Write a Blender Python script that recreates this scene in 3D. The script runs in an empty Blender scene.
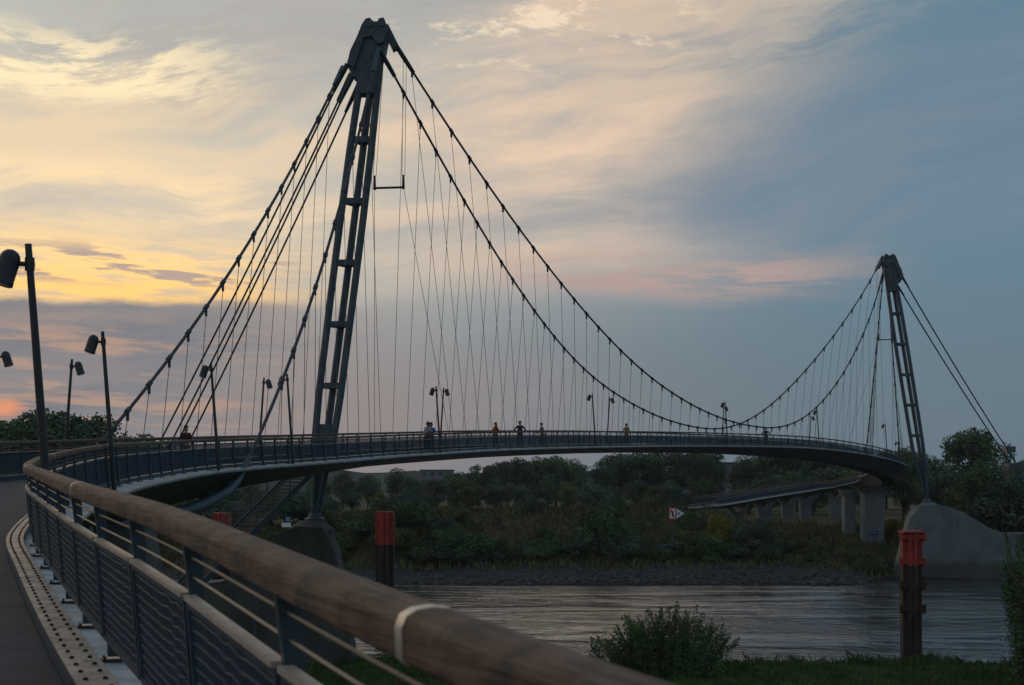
import bpy, bmesh, math, random
import numpy as np
from mathutils import Vector, Matrix
R = math.radians
random.seed(7)
rng = np.random.default_rng(7)
scene = bpy.context.scene
COL = scene.collection

# ------------------------------------------------------------------ camera, light, exposure
F_PX, HORIZON = 1422.0, 486.0
cam_d = bpy.data.cameras.new('camera')
cam_d.lens = F_PX / 1024 * 36.0
cam_d.sensor_width = 36.0
cam_d.shift_y = (HORIZON - 342.5) / 1024
cam_d.clip_start = 0.1
cam_d.clip_end = 8000
cam_d.dof.use_dof = True
cam_d.dof.focus_distance = 95
cam_d.dof.aperture_fstop = 5.6
cam = bpy.data.objects.new('camera', cam_d)
cam.location = (0, 0, 0)
cam.rotation_euler = (R(90), 0, 0)
COL.objects.link(cam)
scene.camera = cam
scene.view_settings.view_transform = 'Standard'
scene.view_settings.look = 'None'
scene.view_settings.exposure = 0.24
scene.view_settings.gamma = 1.0
scene.view_settings.use_curve_mapping = False
try:
    scene.cycles.transparent_max_bounces = 24
    scene.cycles.max_bounces = 6
except Exception:
    pass

HAZE = .0001
SUN_AZ, SUN_EL = -21.0, 3.2      # degrees; the sun sits low behind the cloud bank at the far side of the bridge
sun_d = bpy.data.lights.new('sun', 'SUN')
sun_d.energy = 0.08
sun_d.color = (1.0, 0.66, 0.42)
sun_d.angle = R(14)
sun = bpy.data.objects.new('sun', sun_d)
_sd = Vector((math.sin(R(SUN_AZ)) * math.cos(R(9)), math.cos(R(SUN_AZ)) * math.cos(R(9)), math.sin(R(9))))
sun.rotation_euler = _sd.to_track_quat('Z', 'Y').to_euler()
COL.objects.link(sun)


class NT:
    """small wrapper for building node trees"""
    def __init__(self, tree):
        self.t = tree
        self.L = tree.links

    def node(self, typ, **kw):
        n = self.t.nodes.new(typ)
        for k, v in kw.items():
            setattr(n, k, v)
        return n

    def put(self, sock, v):
        if isinstance(v, bpy.types.NodeSocket):
            self.L.new(v, sock)
        elif isinstance(v, (tuple, list)) and len(v) == 3 and sock.type == 'RGBA':
            sock.default_value = (*v, 1)
        else:
            sock.default_value = v

    def m(self, op, a, b=0.0, c=None):
        n = self.node('ShaderNodeMath', operation=op)
        self.put(n.inputs[0], a)
        self.put(n.inputs[1], b)
        if c is not None:
            self.put(n.inputs[2], c)
        return n.outputs[0]

    def mul(self, *a):
        r = a[0]
        for b in a[1:]:
            r = self.m('MULTIPLY', r, b)
        return r

    def add(self, a, b):
        return self.m('ADD', a, b)

    def sub(self, a, b):
        return self.m('SUBTRACT', a, b)

    def sm(self, x, a, b):
        """smoothstep, 0 at a and 1 at b (a may exceed b)"""
        n = self.node('ShaderNodeMapRange', interpolation_type='SMOOTHSTEP')
        self.put(n.inputs['Value'], x)
        if a < b:
            lo, hi, t0, t1 = a, b, 0.0, 1.0
        else:
            lo, hi, t0, t1 = b, a, 1.0, 0.0
        n.inputs['From Min'].default_value = lo
        n.inputs['From Max'].default_value = hi
        n.inputs['To Min'].default_value = t0
        n.inputs['To Max'].default_value = t1
        return n.outputs['Result']

    def mix(self, f, a, b):
        n = self.node('ShaderNodeMix', data_type='RGBA')
        self.put(n.inputs[0], f)
        self.put(n.inputs[6], a)
        self.put(n.inputs[7], b)
        return n.outputs[2]

    def comb(self, x, y, z=0.0):
        n = self.node('ShaderNodeCombineXYZ')
        for i, v in enumerate((x, y, z)):
            self.put(n.inputs[i], v)
        return n.outputs[0]

    def noise(self, vec, scale=1.0, detail=4.0, rough=0.55, dist=0.0):
        n = self.node('ShaderNodeTexNoise')
        if vec is not None:
            self.L.new(vec, n.inputs['Vector'])
        n.inputs['Scale'].default_value = scale
        n.inputs['Detail'].default_value = detail
        n.inputs['Roughness'].default_value = rough
        n.inputs['Distortion'].default_value = dist
        return n.outputs['Fac']

    def bump(self, h, strength=0.3, dist=0.05):
        n = self.node('ShaderNodeBump')
        n.inputs['Strength'].default_value = strength
        n.inputs['Distance'].default_value = dist
        self.L.new(h, n.inputs['Height'])
        return n.outputs[0]

# ------------------------------------------------------------------ the dusk sky
world = bpy.data.worlds.new('World')
scene.world = world
world.use_nodes = True
wt = world.node_tree
wt.nodes.clear()
W = NT(wt)
geo = W.node('ShaderNodeTexCoord')
sep = W.node('ShaderNodeSeparateXYZ')
wt.links.new(geo.outputs['Generated'], sep.inputs[0])
dx, dy, dz = sep.outputs
A = W.mul(W.m('ARCTAN2', dx, dy), 180 / math.pi)       # azimuth in degrees from the view's middle
E = W.mul(W.m('ARCSINE', dz), 180 / math.pi)           # elevation in degrees
th = R(7)
U = W.add(W.mul(A, math.cos(th)), W.mul(E, math.sin(th)))
V = W.sub(W.mul(E, math.cos(th)), W.mul(A, math.sin(th)))
th2 = R(-2)
U2 = W.add(W.mul(A, math.cos(th2)), W.mul(E, math.sin(th2)))
V2 = W.sub(W.mul(E, math.cos(th2)), W.mul(A, math.sin(th2)))
n_warp = W.noise(W.comb(W.mul(A, .09), W.mul(E, .12), 1.7), 1.0, 3, .5)
wv = W.mul(W.sub(n_warp, .5), 4.0)
Vw = W.add(V, wv)
Ew = W.add(E, W.mul(wv, .5))
n_big = W.noise(W.comb(W.mul(U, .05), W.mul(Vw, .17), 3.1), 1.0, 5, .5)
n_str = W.noise(W.comb(W.mul(U, .11), W.mul(Vw, .62), 9.4), 1.0, 8, .62)
n_wisp = W.noise(W.comb(W.mul(U, .30), W.mul(Vw, 1.5), 4.4), 1.0, 8, .66)
n_fine = W.noise(W.comb(W.mul(U2, .20), W.mul(V2, 1.7), 5.2), 1.0, 7, .62)
n_edge = W.noise(W.comb(W.mul(A, .22), W.mul(E, .5), 7.7), 1.0, 6, .6)
n_puff = W.noise(W.comb(W.mul(A, .50), W.mul(E, 1.3), 12.3), 1.0, 8, .66)
fore = W.sub(1.0, W.sm(W.m('ABSOLUTE', A), 40, 110))
n_soft = W.noise(W.comb(W.mul(U, .075), W.mul(Vw, .34), 21.4), 1.0, 4, .5)
tex = W.add(W.mul(n_soft, .5), W.add(W.mul(n_str, .35), W.mul(n_wisp, .15)))
# clear background: blue grey to the right, paler to the left, mauve grey low down
c_hi = W.mix(W.sm(A, -14, 14), (.37, .41, .41), (.110, .195, .262))
c_lo = W.mix(W.sm(A, -10, 13), (.178, .190, .222), (.106, .166, .212))
base = W.mix(W.sm(E, 3.0, 11.0), c_lo, c_hi)
nish = W.node('ShaderNodeTexSky', sky_type='NISHITA')
nish.sun_disc = False
nish.sun_elevation = R(SUN_EL)
nish.sun_rotation = R(SUN_AZ)
nish.air_density = 1.0
nish.dust_density = 2.0
sc_ = W.node('ShaderNodeVectorMath', operation='SCALE')
wt.links.new(nish.outputs[0], sc_.inputs[0])
sc_.inputs['Scale'].default_value = .10
base = W.mix(.05, base, sc_.outputs[0])
base = W.mix(W.sm(E, 22, 60), base, (.135, .205, .285))
base = W.mix(W.sub(1.0, fore), base, (.165, .215, .265))
# warm veil of high cloud
veil_c = W.mix(W.sm(A, -16, 3), (.72, .57, .385), (.72, .53, .385))
veil_c = W.mix(W.sm(A, 4, 17), veil_c, (.29, .285, .29))
veil_m = W.mul(W.sm(W.sub(A, W.mul(E, .35)), 13, -2), W.sm(E, 5.4, 9.5), W.sm(E, 60, 26), fore)
veil_m = W.mul(veil_m, W.sub(1.0, W.mul(W.sm(A, -11, -3), W.sm(E, 11.0, 6.5), .8)))
veil_m = W.mul(veil_m, W.sub(1.0, W.mul(W.mul(W.sm(E, 14.8, 18.0), W.sm(E, 34, 22), W.sm(A, 4, -6)), .75)))
veil_m = W.mul(veil_m, W.add(.30, W.mul(W.sm(tex, .38, .60), .70)))
sky = W.mix(veil_m, base, veil_c)
# grey streaks lying across the veil
dk = W.mul(W.sm(n_big, .46, .62), W.sm(E, 8.5, 11), W.sm(A, 14, 2), W.add(.55, W.mul(W.sm(n_wisp, .62, .38), .25)), W.sm(E, 30, 20), fore)
sky = W.mix(dk, sky, W.mix(W.sm(A, -12, 6), (.385, .365, .345), (.275, .285, .30)))
# bright cream streaks high on the sun's side
cs = W.mul(W.sm(Ew, 14.0, 15.4), W.sm(Ew, 17.6, 16.2), W.sm(A, -9, -15), W.sm(n_wisp, .44, .60), .85)
sky = W.mix(cs, sky, (.93, .77, .47))
cs2 = W.mul(W.sm(Ew, 9.2, 10.4), W.sm(Ew, 13.0, 11.5), W.sm(A, -3, -13), W.sm(tex, .46, .58), .75)
sky = W.mix(cs2, sky, (.92, .68, .39))
# blue grey shelf right of the middle
sh = W.mul(W.sm(A, 0, 9), W.sm(E, 8.6, 10.6), W.sm(W.sub(Ew, W.mul(A, .28)), 12.4, 9.8), .75, fore)
sky = W.mix(sh, sky, W.mix(W.sm(n_str, .35, .65), (.132, .195, .262), (.165, .215, .268)))
tr = W.mul(W.sm(A, 0, 4), W.sm(A, 20, 13), W.sm(W.sub(Ew, W.mul(A, .22)), 13.2, 14.6), W.sm(E, 24, 18.5), W.sm(tex, .40, .56), .6)
sky = W.mix(tr, sky, (.50, .42, .335))
# orange glow under the veil on the sun's side, with dark slits
gl = W.mul(W.sm(E, 6.7, 7.4), W.sm(Ew, 10.6, 8.4), W.sm(A, -6, -14), W.add(.30, W.mul(W.sm(n_fine, .36, .52), .70)))
sky = W.mix(gl, sky, W.mix(W.sm(E, 7.2, 9.6), (1.0, .60, .19), (1.0, .66, .29)))
slit = W.mul(W.sm(Ew, 7.5, 8.0), W.sm(Ew, 9.4, 8.7), W.sm(A, -6.5, -11), W.sm(n_fine, .52, .60), .85)
sky = W.mix(slit, sky, (.33, .275, .275))
# dark cloud bank low on the sun's side, ragged along its top
Ee = W.add(E, W.add(W.mul(W.sub(n_edge, .5), 1.1), W.mul(W.sub(n_wisp, .5), .5)))
bk = W.mul(W.sm(Ee, 7.45, 6.95), W.sm(A, -2, -13.5))
bank_c = W.mix(W.sm(n_str, .35, .65), (.240, .218, .220), (.182, .184, .202))
bank_c = W.mix(W.mul(W.sm(E, 7.0, 5.6), W.sm(E, .8, 2.6), W.sm(n_fine, .47, .62), W.sm(A, -6, -14), .65), bank_c, (.47, .29, .20))
sky = W.mix(bk, sky, bank_c)
# reddish break where the sun goes down
gx = W.mul(W.add(A, 19.6), 1.0)
gy = W.mul(W.sub(E, 2.95), 2.0)
rr = W.m('SQRT', W.add(W.mul(gx, gx), W.mul(gy, gy)))
sky = W.mix(W.mul(W.sm(rr, 1.0, .15), W.sm(n_fine, .34, .56), .7), sky, (.92, .30, .12))
# rose streaks low in the middle and the right
pk = W.mul(W.sm(Ew, 7.0, 8.2), W.sm(Ew, 9.8, 8.6), W.sm(A, -3, 4), W.sm(A, 17, 9), W.add(.2, W.mul(W.sm(n_fine, .38, .56), .8)), .9, fore)
sky = W.mix(pk, sky, (.41, .30, .27))
pk2 = W.mul(W.sm(E, 1.8, 3.4), W.sm(E, 6.0, 4.2), W.sm(A, -15, -8), W.sm(A, 6, -1), W.sm(n_str, .4, .62), .3)
sky = W.mix(pk2, sky, (.29, .24, .24))
# small bright puffs high up
pf = W.mul(W.sm(n_puff, .53, .66), W.sm(E, 15.4, 17.4), W.sm(E, 27, 21), W.sm(W.m('ABSOLUTE', W.sub(A, 1.0)), 9, 3.0), fore, .8)
sky = W.mix(pf, sky, (.80, .66, .47))
# below the horizon: the dim ground colour
sky = W.mix(W.sm(E, .0, -1.5), sky, (.03, .032, .03))
up = W.node('ShaderNodeVectorMath', operation='SCALE')
wt.links.new(sky, up.inputs[0])
up.inputs['Scale'].default_value = 10.0
bg = W.node('ShaderNodeBackground')
bg.inputs['Strength'].default_value = 0.1
wt.links.new(up.outputs[0], bg.inputs['Color'])
wo = W.node('ShaderNodeOutputWorld')
wt.links.new(bg.outputs[0], wo.inputs['Surface'])

# ------------------------------------------------------------------ materials
def material(name, build=None, color=(.3, .3, .3), rough=.6, metal=0.0, vary=.25, scale=3.0, bump=.0, bdist=.02, coords='Object', stretch=None, detail=5, rand=0.0, spec=.5):
    """principled material with noise in colour and height; build(t, p, vec) may add to it"""
    mt = bpy.data.materials.new(name)
    mt.use_nodes = True
    t = NT(mt.node_tree)
    p = mt.node_tree.nodes['Principled BSDF']
    p.inputs['Roughness'].default_value = rough
    p.inputs['Metallic'].default_value = metal
    p.inputs['Specular IOR Level'].default_value = spec
    if coords == 'World':
        vec = t.node('ShaderNodeNewGeometry').outputs['Position']
    else:
        vec = t.node('ShaderNodeTexCoord').outputs[coords]
    if stretch:
        mp = t.node('ShaderNodeMapping')
        mp.inputs['Scale'].default_value = stretch
        t.L.new(vec, mp.inputs['Vector'])
        vec = mp.outputs[0]
    n = t.noise(vec, scale, detail, .6)
    lo = tuple(c * (1 - vary) for c in color)
    hi = tuple(min(1, c * (1 + vary)) for c in color)
    c = t.mix(t.sm(n, .3, .7), lo, hi)
    if rand:
        oi = t.node('ShaderNodeObjectInfo').outputs['Random']
        hs = t.node('ShaderNodeHueSaturation')
        t.put(hs.inputs['Hue'], t.add(.5 - .03 * rand, t.mul(oi, .06 * rand)))
        t.put(hs.inputs['Value'], t.add(1 - .4 * rand, t.mul(oi, .8 * rand)))
        t.L.new(c, hs.inputs['Color'])
        c = hs.outputs[0]
    t.L.new(c, p.inputs['Base Color'])
    if bump:
        t.L.new(t.bump(n, bump, bdist), p.inputs['Normal'])
    if build:
        build(t, p, vec, c)
    return mt

M = {}
def asphalt_nodes(t, p, v, c):
    patch = t.noise(v, .55, 5, .6)
    grit = t.noise(v, 60, 3, .7)
    c2 = t.mix(t.mul(t.sm(patch, .48, .62), .5), c, (.052, .055, .062))
    c2 = t.mix(t.mul(t.sm(grit, .58, .70), .55), c2, (.085, .085, .085))
    c2 = t.mix(t.sm(t.noise(v, 2.6, 5, .7), .66, .70), c2, (.018, .019, .022))
    t.L.new(c2, p.inputs['Base Color'])
    t.L.new(t.bump(grit, .6, .01), p.inputs['Normal'])
M['asphalt'] = material('asphalt', color=(.032, .040, .056), rough=.85, vary=.3, scale=1.3, coords='World', build=asphalt_nodes)
M['steel'] = material('blue_grey_painted_steel', color=(.048, .080, .106), rough=.5, vary=.3, scale=1.6, coords='World')
M['rail_steel'] = material('dark_blue_painted_steel', color=(.030, .055, .080), rough=.45, vary=.25, scale=4, coords='World')
M['edge'] = material('pale_galvanised_edge', color=(.30, .32, .33), rough=.55, metal=.1, vary=.25, scale=2.5, coords='World')
def plate_nodes(t, p, v, c):
    dirt = t.noise(v, 6.5, 6, .7)
    c2 = t.mix(t.mul(t.sm(dirt, .50, .66), .65), c, (.10, .075, .055))
    t.L.new(c2, p.inputs['Base Color'])
    t.put(p.inputs['Roughness'], t.add(.42, t.mul(dirt, .35)))
M['galv'] = material('galvanised_plate', color=(.40, .35, .31), rough=.5, metal=.35, vary=.3, scale=2.2, coords='World', build=plate_nodes)
M['strip'] = material('grey_concrete_strip', color=(.40, .43, .45), rough=.8, vary=.3, scale=3, coords='World', bump=.25, bdist=.006)
M['girder'] = material('dark_girder_paint', color=(.055, .052, .05), rough=.6, vary=.25, scale=1.0, coords='World')
M['cable'] = material('dark_cable', color=(.035, .040, .048), rough=.6, vary=.2, scale=5, coords='World')
M['hanger'] = material('grey_wire', color=(.10, .098, .10), rough=.5, metal=.2, vary=.1, scale=2, coords='World')
M['wire'] = material('stainless_wire', color=(.20, .18, .14), rough=.5, metal=.5, vary=.1, scale=4, coords='World')
M['band'] = material('polished_joint_band', color=(.46, .42, .37), rough=.35, metal=.6, vary=.15, scale=9, coords='World')
M['lamp'] = material('lamp_paint', color=(.022, .026, .034), rough=.45, vary=.2, scale=5)
M['glass'] = material('lamp_glass', color=(.62, .56, .42), rough=.15, vary=.05, scale=5)
def concrete_nodes(t, p, v, c):
    sx = t.node('ShaderNodeSeparateXYZ')
    t.L.new(v, sx.inputs[0])
    x, y, z = sx.outputs
    drip = t.noise(t.comb(t.mul(x, 1.6), t.mul(y, 1.6), t.mul(z, .09)), 1.0, 5, .65)
    c2 = t.mix(t.mul(t.sm(drip, .52, .70), .55), c, (.055, .060, .058))
    pale = t.noise(t.comb(t.mul(x, .5), t.mul(y, .5), t.mul(z, .35)), 1.0, 5, .6)
    c2 = t.mix(t.mul(t.sm(pale, .55, .70), .4), c2, (.23, .25, .25))
    zz = t.add(z, t.mul(t.sub(drip, .5), 1.2))
    c2 = t.mix(t.mul(t.sm(zz, -8.8, -9.9), .75), c2, (.045, .048, .042))      # flood marks and algae near the water
    lift = t.m('ABSOLUTE', t.sub(t.m('FRACT', t.mul(z, .72)), .5))
    bay = t.m('ABSOLUTE', t.sub(t.m('FRACT', t.mul(x, .36)), .5))
    joint = t.m('MAXIMUM', t.sm(lift, .482, .494), t.sm(bay, .490, .497))
    c2 = t.mix(t.mul(joint, .35), c2, (.05, .055, .055))
    t.L.new(c2, p.inputs['Base Color'])
    h = t.sub(t.noise(v, 2.2, 7, .65), joint)
    t.L.new(t.bump(h, .3, .02), p.inputs['Normal'])

M['concrete'] = material('weathered_concrete', color=(.140, .172, .180), rough=.85, vary=.18, scale=.35, coords='World', detail=8, build=concrete_nodes)
def red_nodes(t, p, v, c):
    sx = t.node('ShaderNodeSeparateXYZ')
    t.L.new(v, sx.inputs[0])
    run = t.noise(t.comb(t.mul(sx.outputs[0], 5), t.mul(sx.outputs[1], 5), t.mul(sx.outputs[2], .5)), 1.0, 5, .65)
    chip = t.noise(v, 4.5, 6, .7)
    c2 = t.mix(t.mul(t.sm(run, .50, .66), .6), c, (.11, .028, .018))
    c2 = t.mix(t.sm(chip, .63, .68), c2, (.05, .026, .02))
    t.L.new(c2, p.inputs['Base Color'])
M['rust'] = material('rusted_steel', color=(.045, .026, .022), rough=.8, vary=.45, scale=1.8, coords='World', stretch=(1, 1, .35), bump=.2, bdist=.02)
M['red'] = material('faded_red_paint', color=(.34, .036, .024), rough=.6, vary=.28, scale=1.6, coords='World', build=red_nodes)
M['bark'] = material('bark', color=(.05, .038, .028), rough=.9, vary=.4, scale=5, bump=.4)
M['soil'] = material('soil', color=(.06, .05, .035), rough=.95, vary=.4, scale=.4, coords='World')


def wood_nodes(t, p, v, c):
    # weathered round timber: grain along the rail comes from fine noise, plus blotchy stains
    blot = t.noise(v, 3.1, 6, .66)
    c2 = t.mix(t.sm(blot, .42, .68), c, (.036, .022, .016))
    sx = t.node('ShaderNodeSeparateXYZ')
    t.L.new(v, sx.inputs[0])
    al = t.add(t.mul(sx.outputs[0], -.36), t.mul(sx.outputs[1], .93))
    pe = t.add(t.mul(sx.outputs[0], .93), t.mul(sx.outputs[1], .36))
    fine = t.noise(t.comb(t.mul(al, 1.6), t.mul(pe, 42), t.mul(sx.outputs[2], 42)), 1.0, 5, .65)
    c3 = t.mix(t.mul(t.sm(fine, .50, .66), .6), c2, (.20, .150, .115))
    c3 = t.mix(t.mul(t.sm(fine, .46, .34), .6), c3, (.030, .019, .014))
    t.L.new(c3, p.inputs['Base Color'])
    t.L.new(t.bump(t.add(fine, t.mul(blot, 2.0)), .8, .010), p.inputs['Normal'])

M['wood'] = material('weathered_timber', color=(.108, .058, .038), rough=.75, vary=.4, scale=6, coords='World', build=wood_nodes)
M['sill'] = material('pale_timber_cap', color=(.44, .37, .31), rough=.5, vary=.22, scale=7, coords='World')


def mesh_nodes(t, p, v, c):
    # woven wire fabric: dark net with slightly brighter wavy wires, half open
    sx = t.node('ShaderNodeSeparateXYZ')
    t.L.new(t.node('ShaderNodeNewGeometry').outputs['Position'], sx.inputs[0])
    along = t.add(t.mul(sx.outputs[0], .38), t.mul(sx.outputs[1], .92))
    wob = t.mul(t.noise(t.comb(along, 0.0, 0.0), 5.0, 2, .5), .055)
    oz = t.node('ShaderNodeSeparateXYZ')
    t.L.new(t.node('ShaderNodeTexCoord').outputs['Object'], oz.inputs[0])
    ph = t.m('FRACT', t.mul(t.add(oz.outputs[2], wob), 17.0))
    line = t.sm(t.m('ABSOLUTE', t.sub(ph, .5)), .16, .02)
    col = t.mix(line, (.013, .046, .080), (.040, .098, .150))
    t.L.new(col, p.inputs['Base Color'])
    t.L.new(t.bump(line, .5, .01), p.inputs['Normal'])
    tr = t.node('ShaderNodeBsdfTransparent')
    mx = t.node('ShaderNodeMixShader')
    t.put(mx.inputs[0], t.add(.18, t.mul(line, .6)))
    out = t.t.nodes['Material Output']
    t.L.new(tr.outputs[0], mx.inputs[1])
    t.L.new(p.outputs[0], mx.inputs[2])
    t.L.new(mx.outputs[0], out.inputs['Surface'])

M['net_bar'] = material('net_bar_paint', color=(.016, .048, .080), rough=.6, vary=.2, scale=6)
M['net'] = material('woven_wire_net', color=(.03, .045, .06), rough=.55, build=mesh_nodes)


def leaf(name, color, rand=.5, vary=.45):
    def b(t, p, v, c):
        p.inputs['Subsurface Weight'].default_value = 0.0
    return material(name, color=color, rough=.75, vary=vary, scale=.45, rand=rand, spec=.2, build=b, coords='Object')

M['leaf_dark'] = leaf('dark_foliage', (.082, .125, .062))
M['leaf_blue'] = leaf('willow_foliage', (.088, .130, .096), .35)
M['leaf_olive'] = leaf('olive_foliage', (.135, .150, .056), .5)
M['leaf_yellow'] = leaf('turning_foliage', (.20, .18, .03), .1, .5)
M['leaf_green'] = leaf('bush_foliage', (.080, .138, .052), .3)
M['grass'] = material('grass_blades', color=(.052, .122, .028), rough=.8, vary=.55, scale=.8, coords='World', spec=.2)
M['reeds'] = material('dry_reeds', color=(.088, .088, .040), rough=.9, vary=.45, scale=.12, coords='World', spec=.1)


def ground_nodes(t, p, v, c):
    sx = t.node('ShaderNodeSeparateXYZ')
    t.L.new(v, sx.inputs[0])
    z, y = sx.outputs[2], sx.outputs[1]
    big = t.noise(v, .05, 5, .6)
    mid = t.noise(v, .7, 6, .6)
    fine = t.noise(v, 3.2, 4, .7)
    meadow = t.mix(t.sm(big, .4, .62), (.055, .064, .028), (.115, .092, .048))
    meadow = t.mix(t.mul(t.sm(mid, .5, .7), .5), meadow, (.028, .034, .016))
    lawn = t.mix(t.sm(mid, .35, .65), (.022, .05, .012), (.045, .095, .02))
    grass = t.mix(t.sm(y, 120, 130), lawn, meadow)
    vor = t.node('ShaderNodeTexVoronoi')
    vor.inputs['Scale'].default_value = 2.4
    t.L.new(v, vor.inputs['Vector'])
    stones = t.mix(vor.outputs['Distance'], (.085, .085, .09), (.020, .020, .022))
    stones = t.mix(t.sm(fine, .45, .6), stones, (.06, .062, .066))
    zz = t.add(z, t.mul(t.sub(mid, .5), 1.6))
    f = t.mul(t.sm(zz, -8.9, -9.7), t.sm(y, 118, 125))
    col = t.mix(f, grass, stones)
    shore = t.mul(t.sm(z, -11.0, -11.5))
    col = t.mix(shore, col, (.022, .020, .017))
    t.L.new(col, p.inputs['Base Color'])
    t.L.new(t.bump(t.add(mid, t.mul(vor.outputs['Distance'], .6)), .8, .35), p.inputs['Normal'])

M['ground'] = material('meadow_and_shingle', coords='World', rough=.95, spec=.1, build=ground_nodes)


def water_nodes(t, p, v, c):
    def wav(sx, sy, sc, det, w, dist=.6):
        mp = t.node('ShaderNodeMapping')
        mp.inputs['Scale'].default_value = (sx, sy, 1)
        mp.inputs['Rotation'].default_value = (0, 0, R(w))
        t.L.new(v, mp.inputs['Vector'])
        return t.noise(mp.outputs[0], sc, det, .55, dist)
    a = wav(.30, .55, 1.0, 3, 9)          # swell of a metre or three
    b = wav(.9, 1.5, 1.0, 4, -14)         # chop
    d = wav(.035, .10, 1.0, 3, 6)         # calm and ruffled patches
    rough_ = t.add(.25, t.mul(t.sm(d, .38, .60), .75))
    h = t.mul(t.add(a, t.mul(b, .6)), rough_)
    bp = t.node('ShaderNodeBump')
    bp.inputs['Strength'].default_value = 1.0
    bp.inputs['Distance'].default_value = .36
    t.L.new(h, bp.inputs['Height'])
    t.L.new(bp.outputs[0], p.inputs['Normal'])
    for l in list(p.inputs['Base Color'].links):
        t.L.remove(l)
    p.inputs['Base Color'].default_value = (.040, .048, .050, 1)
    p.inputs['IOR'].default_value = 2.0

M['water'] = material('river_water', coords='World', rough=.10, build=water_nodes)

# ------------------------------------------------------------------ object helpers
def tag(o, label=None, cat=None, group=None, kind=None):
    if label: o['label'] = label
    if cat: o['category'] = cat
    if group: o['group'] = group
    if kind: o['kind'] = kind
    return o

def thing(name, label, cat, loc, group=None, rotz=0.0):
    o = bpy.data.objects.new(name, None)
    o.location = loc
    o.rotation_euler = (0, 0, rotz)
    o.empty_display_size = .3
    COL.objects.link(o)
    return tag(o, label, cat, group)

class MB:
    """collects vertices and faces for one mesh"""
    def __init__(self):
        self.v, self.f = [], []
        self.breaks = []          # (first face, material slot)

    def slot(self, i):
        self.breaks.append((len(self.f), i))

    def poly(self, pts, faces):
        b = len(self.v)
        self.v += [tuple(map(float, p)) for p in pts]
        self.f += [tuple(b + i for i in f) for f in faces]

    def box(self, lo, hi):
        (a, b, c), (d, e, f) = lo, hi
        self.poly([(a, b, c), (d, b, c), (d, e, c), (a, e, c), (a, b, f), (d, b, f), (d, e, f), (a, e, f)],
                  [(0, 3, 2, 1), (4, 5, 6, 7), (0, 1, 5, 4), (1, 2, 6, 5), (2, 3, 7, 6), (3, 0, 4, 7)])

    def tube(self, pts, r, n=8, cap=True, squash=1.0):
        """round bar through pts; r a number or one per point"""
        P = [Vector(p) for p in pts]
        rs = r if isinstance(r, (list, tuple)) else [r] * len(P)
        b = len(self.v)
        for i, p in enumerate(P):
            d = (P[min(i + 1, len(P) - 1)] - P[max(i - 1, 0)]).normalized()
            ref = Vector((0, 0, 1)) if abs(d.z) < .95 else Vector((0, 1, 0))
            x = d.cross(ref).normalized()
            y = x.cross(d).normalized()
            for k in range(n):
                a = 2 * math.pi * (k + .5) / n
                q = p + x * (rs[i] * math.cos(a)) + y * (rs[i] * squash * math.sin(a))
                self.v.append((q.x, q.y, q.z))
        for i in range(len(P) - 1):
            for k in range(n):
                k2 = (k + 1) % n
                self.f.append((b + i * n + k, b + i * n + k2, b + (i + 1) * n + k2, b + (i + 1) * n + k))
        if cap:
            self.f.append(tuple(b + k for k in range(n))[::-1])
            e = b + (len(P) - 1) * n
            self.f.append(tuple(e + k for k in range(n)))

    def beam(self, p, q, w, h, up=(0, 0, 1)):
        """rectangular bar from p to q"""
        p, q = Vector(p), Vector(q)
        d = (q - p).normalized()
        x = d.cross(Vector(up))
        if x.length < 1e-4:
            x = Vector((1, 0, 0))
        x.normalize()
        y = x.cross(d).normalized()
        c = []
        for e in (p, q):
            for sx, sy in ((-1, -1), (1, -1), (1, 1), (-1, 1)):
                c.append(e + x * (sx * w / 2) + y * (sy * h / 2))
        self.poly(c, [(0, 1, 2, 3)[::-1], (4, 5, 6, 7), (0, 1, 5, 4), (1, 2, 6, 5), (2, 3, 7, 6), (3, 0, 4, 7)])

    def prism(self, prof, y0, y1, taper=1.0):
        """profile in x,z extruded along y"""
        n = len(prof)
        pts = [(x, y0, z) for x, z in prof] + [(x, y1, z) for x, z in prof]
        self.poly(pts, [tuple(range(n)), tuple(range(2 * n - 1, n - 1, -1))] + [(i, n + i, n + (i + 1) % n, (i + 1) % n) for i in range(n)])

    def loft(self, rings, closed_ends=True):
        n = len(rings[0])
        b = len(self.v)
        for r_ in rings:
            self.v += [tuple(map(float, p)) for p in r_]
        for i in range(len(rings) - 1):
            for k in range(n):
                k2 = (k + 1) % n
                self.f.append((b + i * n + k, b + (i + 1) * n + k, b + (i + 1) * n + k2, b + i * n + k2))
        if closed_ends:
            self.f.append(tuple(b + k for k in range(n)))
            e = b + (len(rings) - 1) * n
            self.f.append(tuple(e + k for k in range(n))[::-1])

    def mesh(self, name, mat, smooth=False, off=(0, 0, 0)):
        me = bpy.data.meshes.new(name)
        o = off
        me.from_pydata([(x - o[0], y - o[1], z - o[2]) for x, y, z in self.v], [], self.f)
        for q in (mat if isinstance(mat, (list, tuple)) else [mat]):
            me.materials.append(q)
        for j, (f0, i) in enumerate(self.breaks):
            f1 = self.breaks[j + 1][0] if j + 1 < len(self.breaks) else len(self.f)
            for q in range(f0, f1):
                me.polygons[q].material_index = i
        bm = bmesh.new()
        bm.from_mesh(me)
        bmesh.ops.recalc_face_normals(bm, faces=bm.faces)
        bm.to_mesh(me)
        bm.free()
        if smooth:
            me.polygons.foreach_set('use_smooth', [True] * len(me.polygons))
            try:
                me.set_sharp_from_angle(angle=R(40))
            except Exception:
                pass
        me.update()
        return me

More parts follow.
